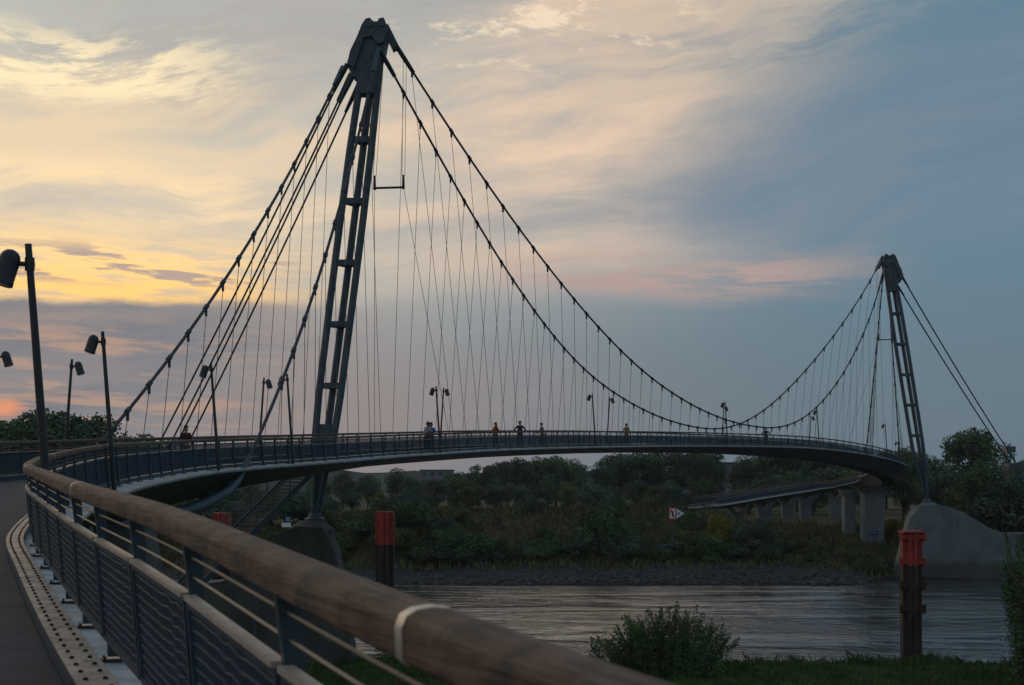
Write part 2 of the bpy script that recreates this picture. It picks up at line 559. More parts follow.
def put(name, mesh, parent=None, loc=None, mat=None):
    """links one mesh object; loc is a world position also for children of unrotated things"""
    o = bpy.data.objects.new(name, mesh)
    if parent is not None:
        o.parent = parent
    if loc is not None:
        base = Vector((0, 0, 0))
        p = parent
        while p is not None:
            base += Vector(p.location)
            p = p.parent
        o.location = Vector(loc) - base
    COL.objects.link(o)
    if mat is not None:
        o.matrix_local = mat
    return o

def part(name, mb, mat, parent, smooth=False):
    """child mesh whose vertices are given in world coordinates"""
    base = Vector((0, 0, 0))
    p = parent
    while p is not None:
        base += Vector(p.location)
        p = p.parent
    me = mb.mesh(name, mat, smooth, base)
    o = bpy.data.objects.new(name, me)
    o.parent = parent
    COL.objects.link(o)
    return o

def copy_tree(o, loc=None, parent=None):
    """a thing, its parts and their sub-parts"""
    c = o.copy()
    COL.objects.link(c)
    if parent is not None:
        c.parent = parent
    if loc is not None:
        c.location = loc
    for ch in list(o.children):
        copy_tree(ch, None, c)
    return c

# ------------------------------------------------------------------ the line of the bridge: its near (inner) railing in plan
RC = [(5,-9),(3.0,-4),(1.28,0),(-.27,3.7),(-1.47,6.8),(-3.1,10.8),(-5.9,18),(-7.4,22),(-9.5,30),(-11.2,40),(-12.0,48),(-12.2,57),(-11.2,66),(-9.6,76),(-7.2,86),(-4.3,94),(-1.1,101),(3.5,110),(10,122),(16,131.5),(24,144),(30,153),(36,162),(41.5,169.5),(46.3,175.5),(49.8,181.5),(52,190),(53.6,198),(55,206),(58.5,222),(63.5,243),(63.6,251),(59.5,256.5),(53,256.5),(48.3,252),(37,231),(24.6,207.5),(14,197),(2,192)]
ZC = [-1.75,-1.68,-1.6,-1.48,-1.328,-1.21,-.98,-.85,-.5,-.02,.29,.67,1.03,1.42,1.9,2.3,2.67,3.05,3.5,3.8,4.1,4.25,4.22,3.9,3.35,2.75,2.2,1.9,1.75,1.5,1.05,.6,0,-.5,-.9,-1.9,-2.95,-3.1,-3.1]

def spline(C, n=2600, sm=25):
    C = np.array(C, float)
    d = np.r_[0, np.cumsum(np.linalg.norm(np.diff(C[:, :2], axis=0), axis=1))]
    m = np.zeros_like(C)
    m[1:-1] = (C[2:] - C[:-2]) / (d[2:] - d[:-2])[:, None]
    m[0] = (C[1] - C[0]) / (d[1] - d[0])
    m[-1] = (C[-1] - C[-2]) / (d[-1] - d[-2])
    q = np.linspace(0, d[-1], n)
    k = np.clip(np.searchsorted(d, q, side='right') - 1, 0, len(C) - 2)
    h = d[k + 1] - d[k]
    t = ((q - d[k]) / h)[:, None]
    h = h[:, None]
    P = (2*t**3-3*t**2+1)*C[k] + (t**3-2*t**2+t)*h*m[k] + (-2*t**3+3*t**2)*C[k+1] + (t**3-t**2)*h*m[k+1]
    w = np.hanning(2 * sm + 1)
    w /= w.sum()
    Q = np.stack([np.convolve(np.pad(P[:, i], sm, 'reflect', reflect_type='odd'), w, 'valid') for i in range(3)], 1)
    s = np.r_[0, np.cumsum(np.linalg.norm(np.diff(Q[:, :2], axis=0), axis=1))]
    return s, Q

LS, LQ = spline([(a[0], a[1], z) for a, z in zip(RC, ZC)])
LT = np.gradient(LQ[:, :2], LS, axis=0)
LT /= np.linalg.norm(LT, axis=1)[:, None]
LEND = float(LS[-1])

def line(s):
    p = np.array([np.interp(s, LS, LQ[:, i]) for i in range(3)])
    t = np.array([np.interp(s, LS, LT[:, i]) for i in range(2)])
    return p, t / np.linalg.norm(t)

def width(s):
    if s > 150:
        return 3.6
    return float(np.interp(line(s)[0][1], [0, 44, 66], [5.2, 5.2, 3.6]))

def fall(s):
    return float(np.interp(s, [66, 85, 135, 175, 240, 270], [0, .12, .12, -.12, -.12, 0]))

def at(s, off, dz=0.0):
    """point on the deck: off metres in from the inner railing"""
    p, t = line(s)
    return Vector((p[0] - t[1] * off, p[1] + t[0] * off, p[2] + dz + fall(s) * off / 3.6))

def heading(s):
    t = line(s)[1]
    return math.atan2(t[1], t[0])

def deck_edge(s, inner):
    return at(s, -.28) if inner else at(s, width(s) + .28)

def sweep(mb, svals, prof):
    """sweeps the profile prof(s) -> [(off, z)...] along the bridge"""
    mb.loft([[at(s, o, z) for o, z in prof(s)] for s in svals])

# ------------------------------------------------------------------ ground, river, hills
WATER_Z = -11.4
GY = [-400, -60, 0, 40, 70, 86, 91, 94, 98, 156, 161, 164.5, 170, 177, 184, 194, 206, 300, 700, 3500]
GZ = [-7, -7, -7.8, -9.2, -10.6, -11.0, -11.2, -11.9, -13.4, -13.4, -12.2, -11.3, -10.5, -9.5, -8.2, -6.5, -5.6, -5.9, -6.2, -9]

def hills_noise(x, y):
    return (math.sin(x * .11 + 1.3) * math.cos(y * .09 - .4) + .6 * math.sin(x * .23 - y * .17) + .35 * math.sin(x * .53 + y * .41 + 2))

def ground_z(x, y):
    yy = y + 1.6 * math.sin(x * .045 + .7) + .6 * math.sin(x * .19)
    if x > 38 and 150 < y < 215:                # the waterline steps back to the foundation of the far mast
        q = min(1, (x - 38) / 8.0); q = q * q * (3 - 2 * q)
        r_ = max(0.0, min(1, (215 - y) / 35.0))
        yy -= 9.5 * q * r_
    z = float(np.interp(yy, GY, GZ))
    amp = .22 if (yy < 88 or yy > 172) else .06
    z += amp * hills_noise(x, y)
    # embankment that carries the far end of the path
    if 150 < y < 250:
        p0, p1 = (26.5, 207.5), (-14.0, 184.0)
        vx, vy = p1[0] - p0[0], p1[1] - p0[1]
        t = max(0, min(1, ((x - p0[0]) * vx + (y - p0[1]) * vy) / (vx * vx + vy * vy)))
        d = math.hypot(x - p0[0] - t * vx, y - p0[1] - t * vy)
        hump = max(0.0, 1 - max(0, d - 2.6) / 7.0)
        z = max(z, z + (-3.22 - t * .4 - z) * (hump * hump * (3 - 2 * hump)))
    return z

gx = sorted(set([-3500, -1500, -700, -400, -260, -180] + list(np.arange(-130, 131, 2.0)) + [180, 260, 400, 700, 1500, 3500]))
gy = sorted(set([-400, -200, -100, -60, -30, 0, 20, 40, 50] + list(np.arange(56, 100, 1.25)) + list(np.arange(100, 156, 8.0)) + list(np.arange(156, 262, 1.5)) + [270, 280, 300, 330, 380, 450, 600, 900, 1400, 2200, 3500]))
g = MB()
g.v = [(x, y, ground_z(x, y)) for y in gy for x in gx]
nx = len(gx)
g.f = [(j * nx + i, j * nx + i + 1, (j + 1) * nx + i + 1, (j + 1) * nx + i) for j in range(len(gy) - 1) for i in range(nx - 1)]
ground = put('ground', g.mesh('ground', M['ground'], True))
tag(ground, 'river banks and flood meadow with grass and shingle', 'ground', kind='structure')
w = MB()
w.poly([(-3400, 84, WATER_Z), (3400, 84, WATER_Z), (3400, 178, WATER_Z), (-3400, 178, WATER_Z)], [(0, 1, 2, 3)])
river = put('river', w.mesh('river', M['water']))
tag(river, 'wide rippled river glinting under the evening sky', 'river', kind='structure')
h = MB()
xs = np.arange(-1500, 1501, 25.0)
ring0, ring1, ring2 = [], [], []
for x in xs:
    t = 9 + 8 * math.sin(x * .004 + 2.2) + 3 * math.sin(x * .017) + 2.0 * math.sin(x * .06 + 1)
    ring0.append((x, 1380, -9)); ring1.append((x, 1450, t)); ring2.append((x, 1700, -9))
nn = len(xs)
h.v = ring0 + ring1 + ring2
h.f = [(r_ * nn + i, r_ * nn + i + 1, (r_ + 1) * nn + i + 1, (r_ + 1) * nn + i) for r_ in (0, 1) for i in range(nn - 1)]
M['hill'] = material('wooded_ridge', color=(.035, .05, .035), rough=.95, vary=.4, scale=.03, coords='World', spec=.1)
hl = put('hills', h.mesh('hills', M['hill'], True))
tag(hl, 'low wooded ridge far beyond the river', 'hills', kind='structure')

# ------------------------------------------------------------------ bridge deck
DS = 1.0
S_ALL = list(np.arange(1.0, 356.0, DS))
deck = thing('bridge_deck', 'long curving footbridge deck that sweeps over the river in an S', 'bridge deck', at(10, 2.4, -.1))

def girder_depth(s):
    return float(np.interp(s, [0, 40, 62, 78, 96, 130, 160, 190, 212, 240, 262, 300, 340], [.9, 1.3, 1.35, .75, .42, .36, .48, .95, 1.7, 1.6, .9, .6, .55]))

mb = MB(); sweep(mb, S_ALL, lambda s: [(.40, -.07), (width(s) - .40, -.07), (width(s) - .40, -.15), (.40, -.15)])
part('asphalt_path', mb, M['asphalt'], deck)
for side in (0, 1):
    fl = (lambda o: (lambda s: o)) if side == 0 else (lambda o: (lambda s: width(s) - o))
    a, b = fl(-.42), fl(.175)
    mb = MB(); sweep(mb, S_ALL, lambda s: [(a(s), -.075), (b(s), -.03), (b(s), -.16), (a(s), -.16)])
    part('edge_strip', mb, M['strip'], deck)
    a, b = fl(.18), fl(.395)
    mb = MB(); sweep(mb, S_ALL, lambda s: [(a(s), .075), (b(s), .075), (b(s), -.12), (a(s), -.12)])
    k = part('kerb', mb, M['rail_steel'], deck)
    # plates on the kerb with pairs of rivets, close enough to read only near the viewer
    mb = MB(); rv = []
    s = 2.0
    while s < 352:
        st = .62 if s < 60 else 2.0
        ss = [s + .006, s + st / 2, s + st - .006]
        mb.loft([[at(q, a(q) - .012, .079), at(q, b(q) + .012, .079), at(q, b(q) + .012, .092), at(q, a(q) - .012, .092)] for q in ss])
        if s < 48 and side == 0:
            for fr in (.22, .72):
                for o in (.228, .345):
                    p = at(s + st * fr, o, .090)
                    rv.append(p)
        s += st
    mb.slot(1) if rv else None
    for p in rv:
        mb.tube([p, p + Vector((0, 0, .014)), p + Vector((0, 0, .019))], [.016, .015, .008], 8)
    part('kerb_plate', mb, [M['galv'], M['rust']], k)
    # outer edge tube in short lengths
    o = fl(-.46)
    mb = MB()
    s = 2.0
    while s < 352:
        mb.tube([at(q, o(s), -.115) for q in (s + .015, s + 1.0, s + 1.985)], .075, 8)
        s += 2.0
    part('edge_tube', mb, M['edge'], deck, True)
mb = MB()
sweep(mb, S_ALL, lambda s: [(-.36, -.165), (width(s) + .36, -.165), (width(s) + .30, -.27), (width(s) / 2 + .85, -.27 - girder_depth(s)), (width(s) / 2 - .85, -.27 - girder_depth(s)), (-.30, -.27)])
mb.slot(1)
for s in np.arange(3, 352, 2.0):
    # cross ribs standing proud under the slab, one below every post
    for side in (0, 1):
        o0, o1 = (-.40, .9) if side == 0 else (width(s) + .40, width(s) - .9)
        mb.beam(at(s, o0, -.185), at(s, o1, -.185), .09, .06)
part('box_girder', mb, [M['girder'], M['edge']], deck)

# ------------------------------------------------------------------ railings
LEAN = .10
def railing(s0, s1, inner, label, step=2.0):
    fo = (lambda s, o=0.0: o) if inner else (lambda s, o=0.0: width(s) - o)
    root = thing('railing', label, 'railing', at(s0, fo(s0)), 'railing lengths along both edges of the bridge')
    n = int(round((s1 - s0) / step))
    ss = np.linspace(s0, s1, n + 1)
    fine = np.linspace(s0 - .2 if s0 > 3 else s0, s1 + .2, int((s1 - s0) / .5) + 2)
    RP = [(-.075, -.048), (-.060, -.062), (.060, -.062), (.075, -.048), (.078, .020), (.066, .048), (.040, .062), (.0, .067), (-.040, .062), (-.066, .048), (-.078, .020)]
    sgn_ = 1 if inner else -1
    mb = MB(); mb.loft([[at(s, fo(s, LEAN) + sgn_ * a, 1.15 + b) for a, b in RP] for s in fine])
    hr = part('handrail', mb, M['wood'], root, True)
    for i, s in enumerate(np.arange(13.3 if inner and s0 < 5 else s0 + 3.5, s1 - .5, 9.0)):
        mb = MB(); mb.loft([[at(s + e, fo(s, LEAN) + sgn_ * a * 1.025, 1.15 + b * 1.03) for a, b in RP] for e in (-.026, .026)])
        part('joint_band', mb, M['band'], hr, True)
    for zz in (.93, 1.02):
        mb = MB(); mb.tube([at(s, fo(s, LEAN * zz / 1.15 + .01), zz) for s in fine], .007, 5)
        part('tension_wire', mb, M['wire'], root, True)
    # one post, then copies: local x to the deck, y along, z up
    sg = 1 if inner else -1
    pb = MB()
    prof = [(0.0, .036, .075), (.12, .034, .060), (.80, .030, .060), (1.10, .028, .085)]
    pb.loft([[(sg * LEAN * z / 1.15 + dx_ * d, dy_ * w_, z) for dx_, dy_ in ((-.5, -1), (.5, -1), (.5, 1), (-.5, 1))] for z, w_, d in [(z, w_ * .95, d) for z, w_, d in prof]])
    pb.slot(1)
    pb.box((-.08, -.06, -.035), (.08, .06, -.016))
    for bx in (-.06, .06):
        for by in (-.042, .042):
            pb.tube([(bx, by, -.016), (bx, by, .004)], .011, 6)
    pm = pb.mesh('post', [M['rail_steel'], M['lamp']])
    # panel: frame, pale cap, wire net; unit length along y
    X = lambda z: sg * (LEAN * z / 1.15 + .045)
    fm = MB()
    z0, z1 = .13, .835
    def bar(za, zb, ya, yb, t=.016):
        c = []
        for (y, z) in ((ya, za), (yb, za), (yb, zb), (ya, zb)):
            c.append((X(z) - t, y, z))
        for (y, z) in ((ya, za), (yb, za), (yb, zb), (ya, zb)):
            c.append((X(z) + t, y, z))
        fm.poly(c, [(0, 1, 2, 3), (7, 6, 5, 4), (0, 4, 5, 1), (1, 5, 6, 2), (2, 6, 7, 3), (3, 7, 4, 0)])
    g_ = .02
    bar(z0, z0 + .035, g_, 1 - g_); bar(z1 - .035, z1, g_, 1 - g_)
    bar(z0 + .035, z1 - .035, g_, g_ + .016); bar(z0 + .035, z1 - .035, 1 - g_ - .016, 1 - g_)
    frame_me = fm.mesh('panel_frame', M['rail_steel'])
    nm = MB()
    for sd in (-.004, .004):
        nm.poly([(X(z) + sd, y, z) for y, z in ((g_ + .016, z0 + .035), (1 - g_ - .016, z0 + .035), (1 - g_ - .016, z1 - .035), (g_ + .016, z1 - .035))], [(0, 1, 2, 3)])
    nm.slot(1)
    for q in range(1, 60):
        y_ = g_ + .016 + (1 - 2 * g_ - .032) * q / 60
        c = [(X(z) + a, y_ + b, z) for z in (z0 + .035, z1 - .035) for a, b in ((.009 * -sg, -.0022), (.0145 * -sg, -.0022), (.0145 * -sg, .0022), (.009 * -sg, .0022))]
        nm.poly(c, [(0, 1, 5, 4), (1, 2, 6, 5), (2, 3, 7, 6), (3, 0, 4, 7)])
    net_me = nm.mesh('wire_net', [M['net'], M['net_bar']])
    cm = MB()
    cm.box((X(z1) - .028, .024, z1 + .001), (X(z1) + .028, .976, z1 + .022))
    cap_me = cm.mesh('panel_cap', M['sill'])
    for i, s in enumerate(ss):
        p = at(s, fo(s))
        put('post', pm, root, p).rotation_euler = (0, 0, heading(s) + math.pi / 2)      # local +x points left of travel
    base = Vector(root.location)
    for i in range(n):
        a, b = at(ss[i], fo(ss[i])), at(ss[i + 1], fo(ss[i + 1]))
        d = b - a
        yv = d.normalized()
        xv = Vector((-yv.y, yv.x, 0)).normalized()          # left of travel
        zv = xv.cross(yv) * 1.0
        if zv.z < 0:
            zv = -zv
        mt = Matrix(((xv.x, yv.x * d.length, zv.x, a.x - base.x), (xv.y, yv.y * d.length, zv.y, a.y - base.y), (xv.z, yv.z * d.length, zv.z, a.z - base.z), (0, 0, 0, 1)))
        f = put('panel_frame', frame_me, root, mat=mt)
        for nme, me in (('wire_net', net_me), ('panel_cap', cap_me)):
            c = bpy.data.objects.new(nme, me)
            c.parent = f
            COL.objects.link(c)
    return root

railing(2.8, 76.8, True, 'near railing with timber handrail running past the viewer and round the first bend')
railing(76.8, 204.8, True, 'railing on the viewer\'s side of the main span over the river')
railing(204.8, 346.8, True, 'outer railing of the far ramp beyond the second mast')
railing(40.8, 76.8, False, 'opposite railing at the wide first bend below the trees and lamps')
railing(76.8, 204.8, False, 'far-side railing of the main span, seen behind the people')
railing(204.8, 346.8, False, 'inner railing of the far ramp descending above the concrete piers')

# ------------------------------------------------------------------ masts
def mast(foot, top, phi, sgn, label):
    F, T = Vector(foot), Vector(top)
    root = thing('mast', label, 'bridge mast', foot, 'leaning masts of the footbridge')
    def ax(t): return F.lerp(T, t)
    def rad(t): return float(np.interp(t, [0, .015, .06, .10, .17, .25, .45, .7, .86, .93], [.10, .12, .25, .36, .66, .77, .80, .80, .66, .56]))
    def chord_at(k, t):
        a = R(phi + 120 * k)
        return ax(t) + Vector((math.cos(a), math.sin(a), 0)) * rad(t)
    for k in range(3):
        mb = MB()
        ts = [.012, .03, .06, .10, .135, .17, .21, .25, .35, .45, .6, .75, .86, .95]
        mb.tube([chord_at(k, t) for t in ts], [.17, .185, .20, .215] + [.225] * 10, 12)
        part('chord', mb, M['steel'], root, True)
    # plate that closes the two front chords where they draw together, down to the pin
    mb = MB()
    rings = []
    nrm = Vector((math.cos(R(phi)), math.sin(R(phi)), 0)) * .07
    for t in (.02, .06, .10, .135, .17, .195):
        a, b = chord_at(1, t), chord_at(2, t)
        rings.append([a + nrm, b + nrm, b - nrm, a - nrm])
    mb.loft(rings)
    part('web_plate', mb, M['steel'], root)
    mb = MB()
    mb.tube([F + Vector((0, 0, -.05)), F + Vector((0, 0, .12)), F + Vector((0, 0, .16)), F + Vector((0, 0, .42))], [.62, .62, .42, .36], 20)
    part('foot_bearing', mb, M['steel'], root, True)
    for k in range(5):
        t = .273 + k * .1245
        mb = MB()
        P = [ax(t) + Vector((math.cos(R(phi + 120 * q)), math.sin(R(phi + 120 * q)), 0)) * rad(t) for q in range(3)]
        for q in range(3):
            mb.beam(P[q], P[(q + 1) % 3], .16, .34)
        part('cross_tie', mb, M['steel'], root)
    # head: fin plates and a box between them; drawn for the first mast, mirrored for the second
    px = lambda u, v: (T.x + sgn * (u - 378) / 16.3, T.z + (26 - v) / 16.3)
    out = [(365.5, 24), (371, 21), (375, 22.5), (380, 22.5), (384, 20), (388, 28), (389.5, 38), (387, 52), (383, 63), (379, 80), (377, 94), (357, 94), (359, 79), (355, 77), (349, 66), (352, 52)]
    mb = MB()
    mb.prism([px(u, v) for u, v in out], T.y - .52, T.y + .52)
    hd = part('mast_head', mb, M['steel'], root)
    for dy_ in (-.68, .68):
        mb = MB()
        pl = [(364, 27), (368, 21), (372, 20), (376, 24), (379, 25), (381.5, 20.5), (386, 20), (390, 30), (386, 44), (380, 46), (374, 38), (366, 40), (356, 70), (349.5, 64)]
        mb.prism([px(u, v) for u, v in pl], T.y + dy_ - .07, T.y + dy_ + .07)
        part('fin_plate', mb, M['steel'], hd)
    for u, v in ((371, 26), (384, 25)):
        mb = MB()
        x, z = px(u, v)
        mb.tube([(x, T.y - .86, z), (x, T.y + .86, z)], .24, 14)
        part('pin', mb, M['steel'], hd, True)
    mb = MB()
    a0, a1 = px(385.5, 23), px(397, 46)
    mb.beam((a0[0], T.y + .45, a0[1]), (a1[0], T.y + .45, a1[1]), .62, .46)
    part('saddle', mb, M['steel'], hd)
    return root, px

mast1, px1 = mast((-12.15, 87.6, -2.1), (-8.3, 87.3, 28.15), 90, 1, 'tall near mast of three steel chords leaning over the deck')
mast2, px2 = mast((51.25, 175.6, -2.0), (46.25, 175.0, 28.1), 186, -1, 'distant mast leaning over the bend beside the right-hand foundation')

# ------------------------------------------------------------------ suspension cables with their clamps and hangers
def cable(label, pts, svals, edge, r=.074, hang=True, sockets=True):
    root = thing('suspension_cable', label, 'suspension cable', pts[0], 'suspension cables of the footbridge')
    mb = MB(); mb.tube(pts, r, 8)
    part('cable_strand', mb, M['cable'], root, True)
    P = np.array([list(p) for p in pts])
    d = np.r_[0, np.cumsum(np.linalg.norm(np.diff(P, axis=0), axis=1))]
    if sockets:
        for q in (0, 1):
            e = (0.0, 2.2) if q == 0 else (d[-1] - 1.8, d[-1])
            pp = [Vector([np.interp(x, d, P[:, i]) for i in range(3)]) for x in (e[0], (e[0] + e[1]) / 2, e[1])]
            mb = MB(); mb.tube(pp, [.15, .15, .13] if q == 0 else [.13, .15, .15], 10)
            part('cable_socket', mb, M['steel'], root, True)
    if hang:
        for s in svals:
            c, e = edge(s)
            tn = (edge(s + .4)[0] - edge(s - .4)[0]).normalized()
            mb = MB(); mb.tube([c - tn * .16, c + tn * .16], r + .042, 8)
            mb.beam(c + Vector((0, 0, -.06)), c + Vector((0, 0, -.42)), .05, .20, up=tn)
            k = part('cable_clamp', mb, M['cable'], root)
            if (c - e).length > .8:
                mb = MB(); mb.tube([c + Vector((0, 0, -.35)), e], .017, 5, cap=False)
                part('hanger', mb, M['hanger'], root)
    return root

SB = 203.0
P1A, P1B = Vector((-8.0, 86.2, 26.4)), Vector((-7.1, 87.2, 27.0))
P2A, P2B = Vector((45.2, 174.2, 27.6)), Vector((45.6, 175.0, 26.0))

def main_fn(inner, Pa, Pb, SA, sl, cl, pl, pr, ql, qr):
    zl = deck_edge(sl, inner).z + cl
    def f(s):
        l = s < sl
        u = (sl - s) / (sl - SA) if l else (s - sl) / (SB - sl)
        u = min(max(u, 0), 1)
        Pt = Pa if l else Pb
        zz = zl + (Pt.z - zl) * u ** (pl if l else pr)
        e = deck_edge(s, inner)
        fr = (s - SA) / (SB - SA)
        ch = Pa.lerp(Pb, fr)
        w_ = u ** (ql if l else qr)
        return Vector((e.x * (1 - w_) + ch.x * w_, e.y * (1 - w_) + ch.y * w_, zz)), e
    return f
fA = main_fn(False, P1A, P2A, 104.0, 163.06, 1.824, 1.98, 1.996, 2.853, 2.876)
fB = main_fn(True, P1B, P2B, 106.0, 167.41, 1.867, 2.168, 2.16, .899, 1.86)
SA = 98.0
cable('main-span cable to the far edge of the deck, the lower one beside the near mast', [fA(s)[0] for s in np.linspace(104, SB, 70)], np.arange(106.5, 202, 2.0), fA)
cable("main-span cable to the viewer's edge of the deck, the higher one beside the near mast", [fB(s)[0] for s in np.linspace(106, SB, 70)], np.arange(107.5, 202, 2.0), fB)

def side_fn(Pt, send, inner, sag, dz, s_m):
    e0 = deck_edge(send, inner)
    E0 = Vector((e0.x, e0.y, e0.z + dz))
    def f(s):
        u = (s - s_m) / (send - s_m)
        c = Pt.lerp(E0, u)
        c.z -= 4 * sag * u * (1 - u)
        return c, deck_edge(s, inner)
    return f
f1 = side_fn(Vector((-8.1, 86.2, 26.5)), 72.3, True, 2.3, -.55, SA)
f2 = side_fn(Vector((-10.4, 87.3, 25.7)), 66.3, False, 1.75, -.25, SA)
cable('side-span cable running down in front of the near mast to the near deck edge', [f1(s)[0] for s in np.linspace(SA, 72.3, 30)], np.arange(95.6, 77, -1.9), f1, r=.078)
cable('side-span cable sloping down to the first bend behind the lamp posts', [f2(s)[0] for s in np.linspace(SA, 66.3, 30)], np.arange(95.6, 69, -1.9), f2, r=.078)
f3 = side_fn(Vector((46.0, 174.4, 27.3)), 223.0, True, .7, -.4, SB)
f4 = side_fn(Vector((45.9, 175.6, 27.0)), 238.0, False, .9, -.4, SB)
cable('steep side-span cable dropping from the distant mast to the outer edge', [f3(s)[0] for s in np.linspace(SB, 223, 16)], np.arange(205.5, 221, 2.0), f3, r=.075)
cable('side-span cable dropping from the distant mast to the inner edge behind', [f4(s)[0] for s in np.linspace(SB, 238, 20)], np.arange(206, 235, 2.2), f4, r=.075)

# spreader bars that hold two tie ropes apart below each mast head
def spreader(a, b, tops, feet, label):
    root = thing('rope_spreader', label, 'rope spreader', a)
    mb = MB(); mb.tube([a, b], .07, 8); part('spreader_bar', mb, M['cable'], root, True)
    for p, t_, f_ in ((a, tops[0], feet[0]), (b, tops[1], feet[1])):
        p = Vector(p)
        mb = MB(); mb.tube([p + Vector((0, 0, -.1)), p + Vector((0, 0, .75))], [.1, .07], 8)
        part('rope_socket', mb, M['cable'], root, True)
        for q in (-.09, .09):
            mb = MB(); mb.tube([p + Vector((q, 0, .7)), Vector(t_) + Vector((q, 0, 0))], .016, 5)
            part('tie_rope', mb, M['hanger'], root)
        mb = MB(); mb.tube([p, f_], .016, 5)
        part('tie_rope', mb, M['hanger'], root)
spreader((-8.35, 86.4, 18.1), (-6.6, 86.4, 18.15), ((-7.95, 86.75, 25.6), fB(106.8)[0]), (deck_edge(104, False), deck_edge(107, True)), 'thin horizontal spreader bar hung between ropes beside the near mast')
spreader((44.95, 174.2, 17.9), (46.65, 174.2, 17.95), (fA(202.0)[0], (46.2, 174.6, 25.4)), (deck_edge(199, False), deck_edge(204, True)), 'thin horizontal spreader bar hung between ropes beside the distant mast')

# backstays
def backstay(p, q, label, r=.064):
    root = thing('backstay', label, 'backstay', p, 'backstays behind the masts')
    p, q = Vector(p), Vector(q)
    d = (q - p)
    pts = [p.lerp(q, t) - Vector((0, 0, 4 * .35 * t * (1 - t))) for t in np.linspace(0, 1, 13)]
    mb = MB(); mb.tube(pts, r, 8); part('cable_strand', mb, M['cable'], root, True)
    u = d.normalized()
    mb = MB(); mb.tube([p, p + u * .5, p + u * 1.9], [.16, .15, .10], 10); part('cable_socket', mb, M['steel'], root, True)
    mb = MB(); mb.tube([q, q - u * .5, q - u * 1.9], [.16, .15, .10], 10); part('cable_socket', mb, M['steel'], root, True)
AN1 = Vector((-26.2, 99.5, -2.3))
for i, (u, v, ax_, ay_, w_) in enumerate(((349.5, 65, -.9, -.7, 'outermost'), (351.5, 70, -.3, .2, 'second'), (355, 76, .3, -.2, 'third'), (359, 81, .9, .7, 'innermost'))):
    x, z = px1(u, v)
    backstay((x, 87.3 + (-.5, .45, -.45, .5)[i], z), AN1 + Vector((ax_, ay_, .3)), '%s of the four parallel backstays behind the near mast' % w_)
AN2 = Vector((68.3, 194.0, 3.0))
for i, (u, v, w_) in enumerate(((350, 66, 'upper'), (358, 80, 'lower'))):
    x, z = px2(u, v)
    backstay((x, 175.0 + (-.3, .3)[i], z), AN2 + Vector(((.35, -.45)[i], 0, .3)), '%s of the two backstays of the distant mast' % w_, .085)

# ------------------------------------------------------------------ foundations, anchors, piers
M['concrete_dark'] = material('shade_darkened_concrete', color=(.075, .082, .080), rough=.9, vary=.35, scale=.5, coords='World', bump=.2, bdist=.03)  # shade on the near foundation is put into this darker colour; anchors share it
def foundation(foot, sgn, label, base_z, scale=1.0, mat='concrete'):
    F = Vector(foot)
    root = thing('mast_foundation', label, 'foundation', (F.x, F.y, base_z))
    # image profile of the far foundation, pixels at 8.17 to the metre
    prof = [(911, 518), (905, 540), (898, 566), (896, 596), (1050, 596), (1050, 533), (1014, 533), (1000.5, 532), (987, 527), (975, 519.5), (962, 512), (950, 507), (942, 504.6), (920, 505.5)]
    pts = [((u - 930) / 8.17 * scale, (503 - v) / 8.17) for u, v in prof]
    mb = MB()
    n = len(pts)
    # the wall is thick in the middle and drawn in to a cutwater on the side of the stream
    front, back_ = [], []
    for (x, z) in pts:
        t = 1.75 if x > -.6 else 1.75 * max(.35, 1 + (x + .6) / 4.6)
        front.append((F.x + sgn * x, F.y - t, F.z - .12 + z))
        back_.append((F.x + sgn * x, F.y + t, F.z - .12 + z))
    V_ = front + back_
    mb.poly(V_, [tuple(range(n)), tuple(range(2 * n - 1, n - 1, -1))] + [(i, n + i, n + (i + 1) % n, (i + 1) % n) for i in range(n)])
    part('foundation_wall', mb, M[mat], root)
    mb = MB()
    rings = []
    for z, rx, ry in ((-.75, 1.5, 1.6), (-.55, 1.4, 1.5), (-.12, .85, .9), (-.05, .75, .8)):
        rings.append([(F.x + rx * math.cos(a) + sgn * .2, F.y + ry * math.sin(a), F.z + z) for a in np.linspace(0, 2 * math.pi, 24, endpoint=False)])
    mb.loft(rings)
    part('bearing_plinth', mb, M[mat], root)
    return root
foundation((51.25, 175.6, -2.0), 1, 'curved concrete foundation wall at the far waterline carrying the distant mast', -13)
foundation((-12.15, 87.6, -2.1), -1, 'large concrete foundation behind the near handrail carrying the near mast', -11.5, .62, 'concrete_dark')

def anchor(q, zg, label, sgn):
    root = thing('backstay_anchor', label, 'cable anchor', (q[0], q[1], zg))
    mb = MB()
    mb.prism([(q[0] - 2.2, zg - 1), (q[0] + 2.2, zg - 1), (q[0] + .8, q[2] - .35), (q[0] - .8, q[2] - .35)], q[1] - 1.6, q[1] + 1.6)
    part('anchor_block', mb, M['concrete_dark'], root)
    mb = MB()
    mb.box((q[0] - .9, q[1] - 1.0, q[2] - .34), (q[0] + .9, q[1] + 1.0, q[2] + .12))
    part('anchor_plate', mb, M['steel'], root)
    return root
anchor(AN1, -9.5, 'concrete anchor block of the four backstays behind the first bend', 1)
a2 = anchor(AN2, -6, 'concrete anchor of the two backstays standing among the trees', 1)
mb = MB(); mb.box((AN2.x - 1.1, AN2.y - .9, 4.6), (AN2.x + .1, AN2.y + .9, 5.4)); part('service_box', mb, M['steel'], a2)
mb = MB()
for bx in (-.95, -.05):
    mb.beam((AN2.x + bx, AN2.y - .7, 3.1), (AN2.x + bx, AN2.y - .7, 4.65), .12, .12); mb.beam((AN2.x + bx, AN2.y + .7, 3.1), (AN2.x + bx, AN2.y + .7, 4.65), .12, .12)
part('box_frame', mb, M['steel'], a2)

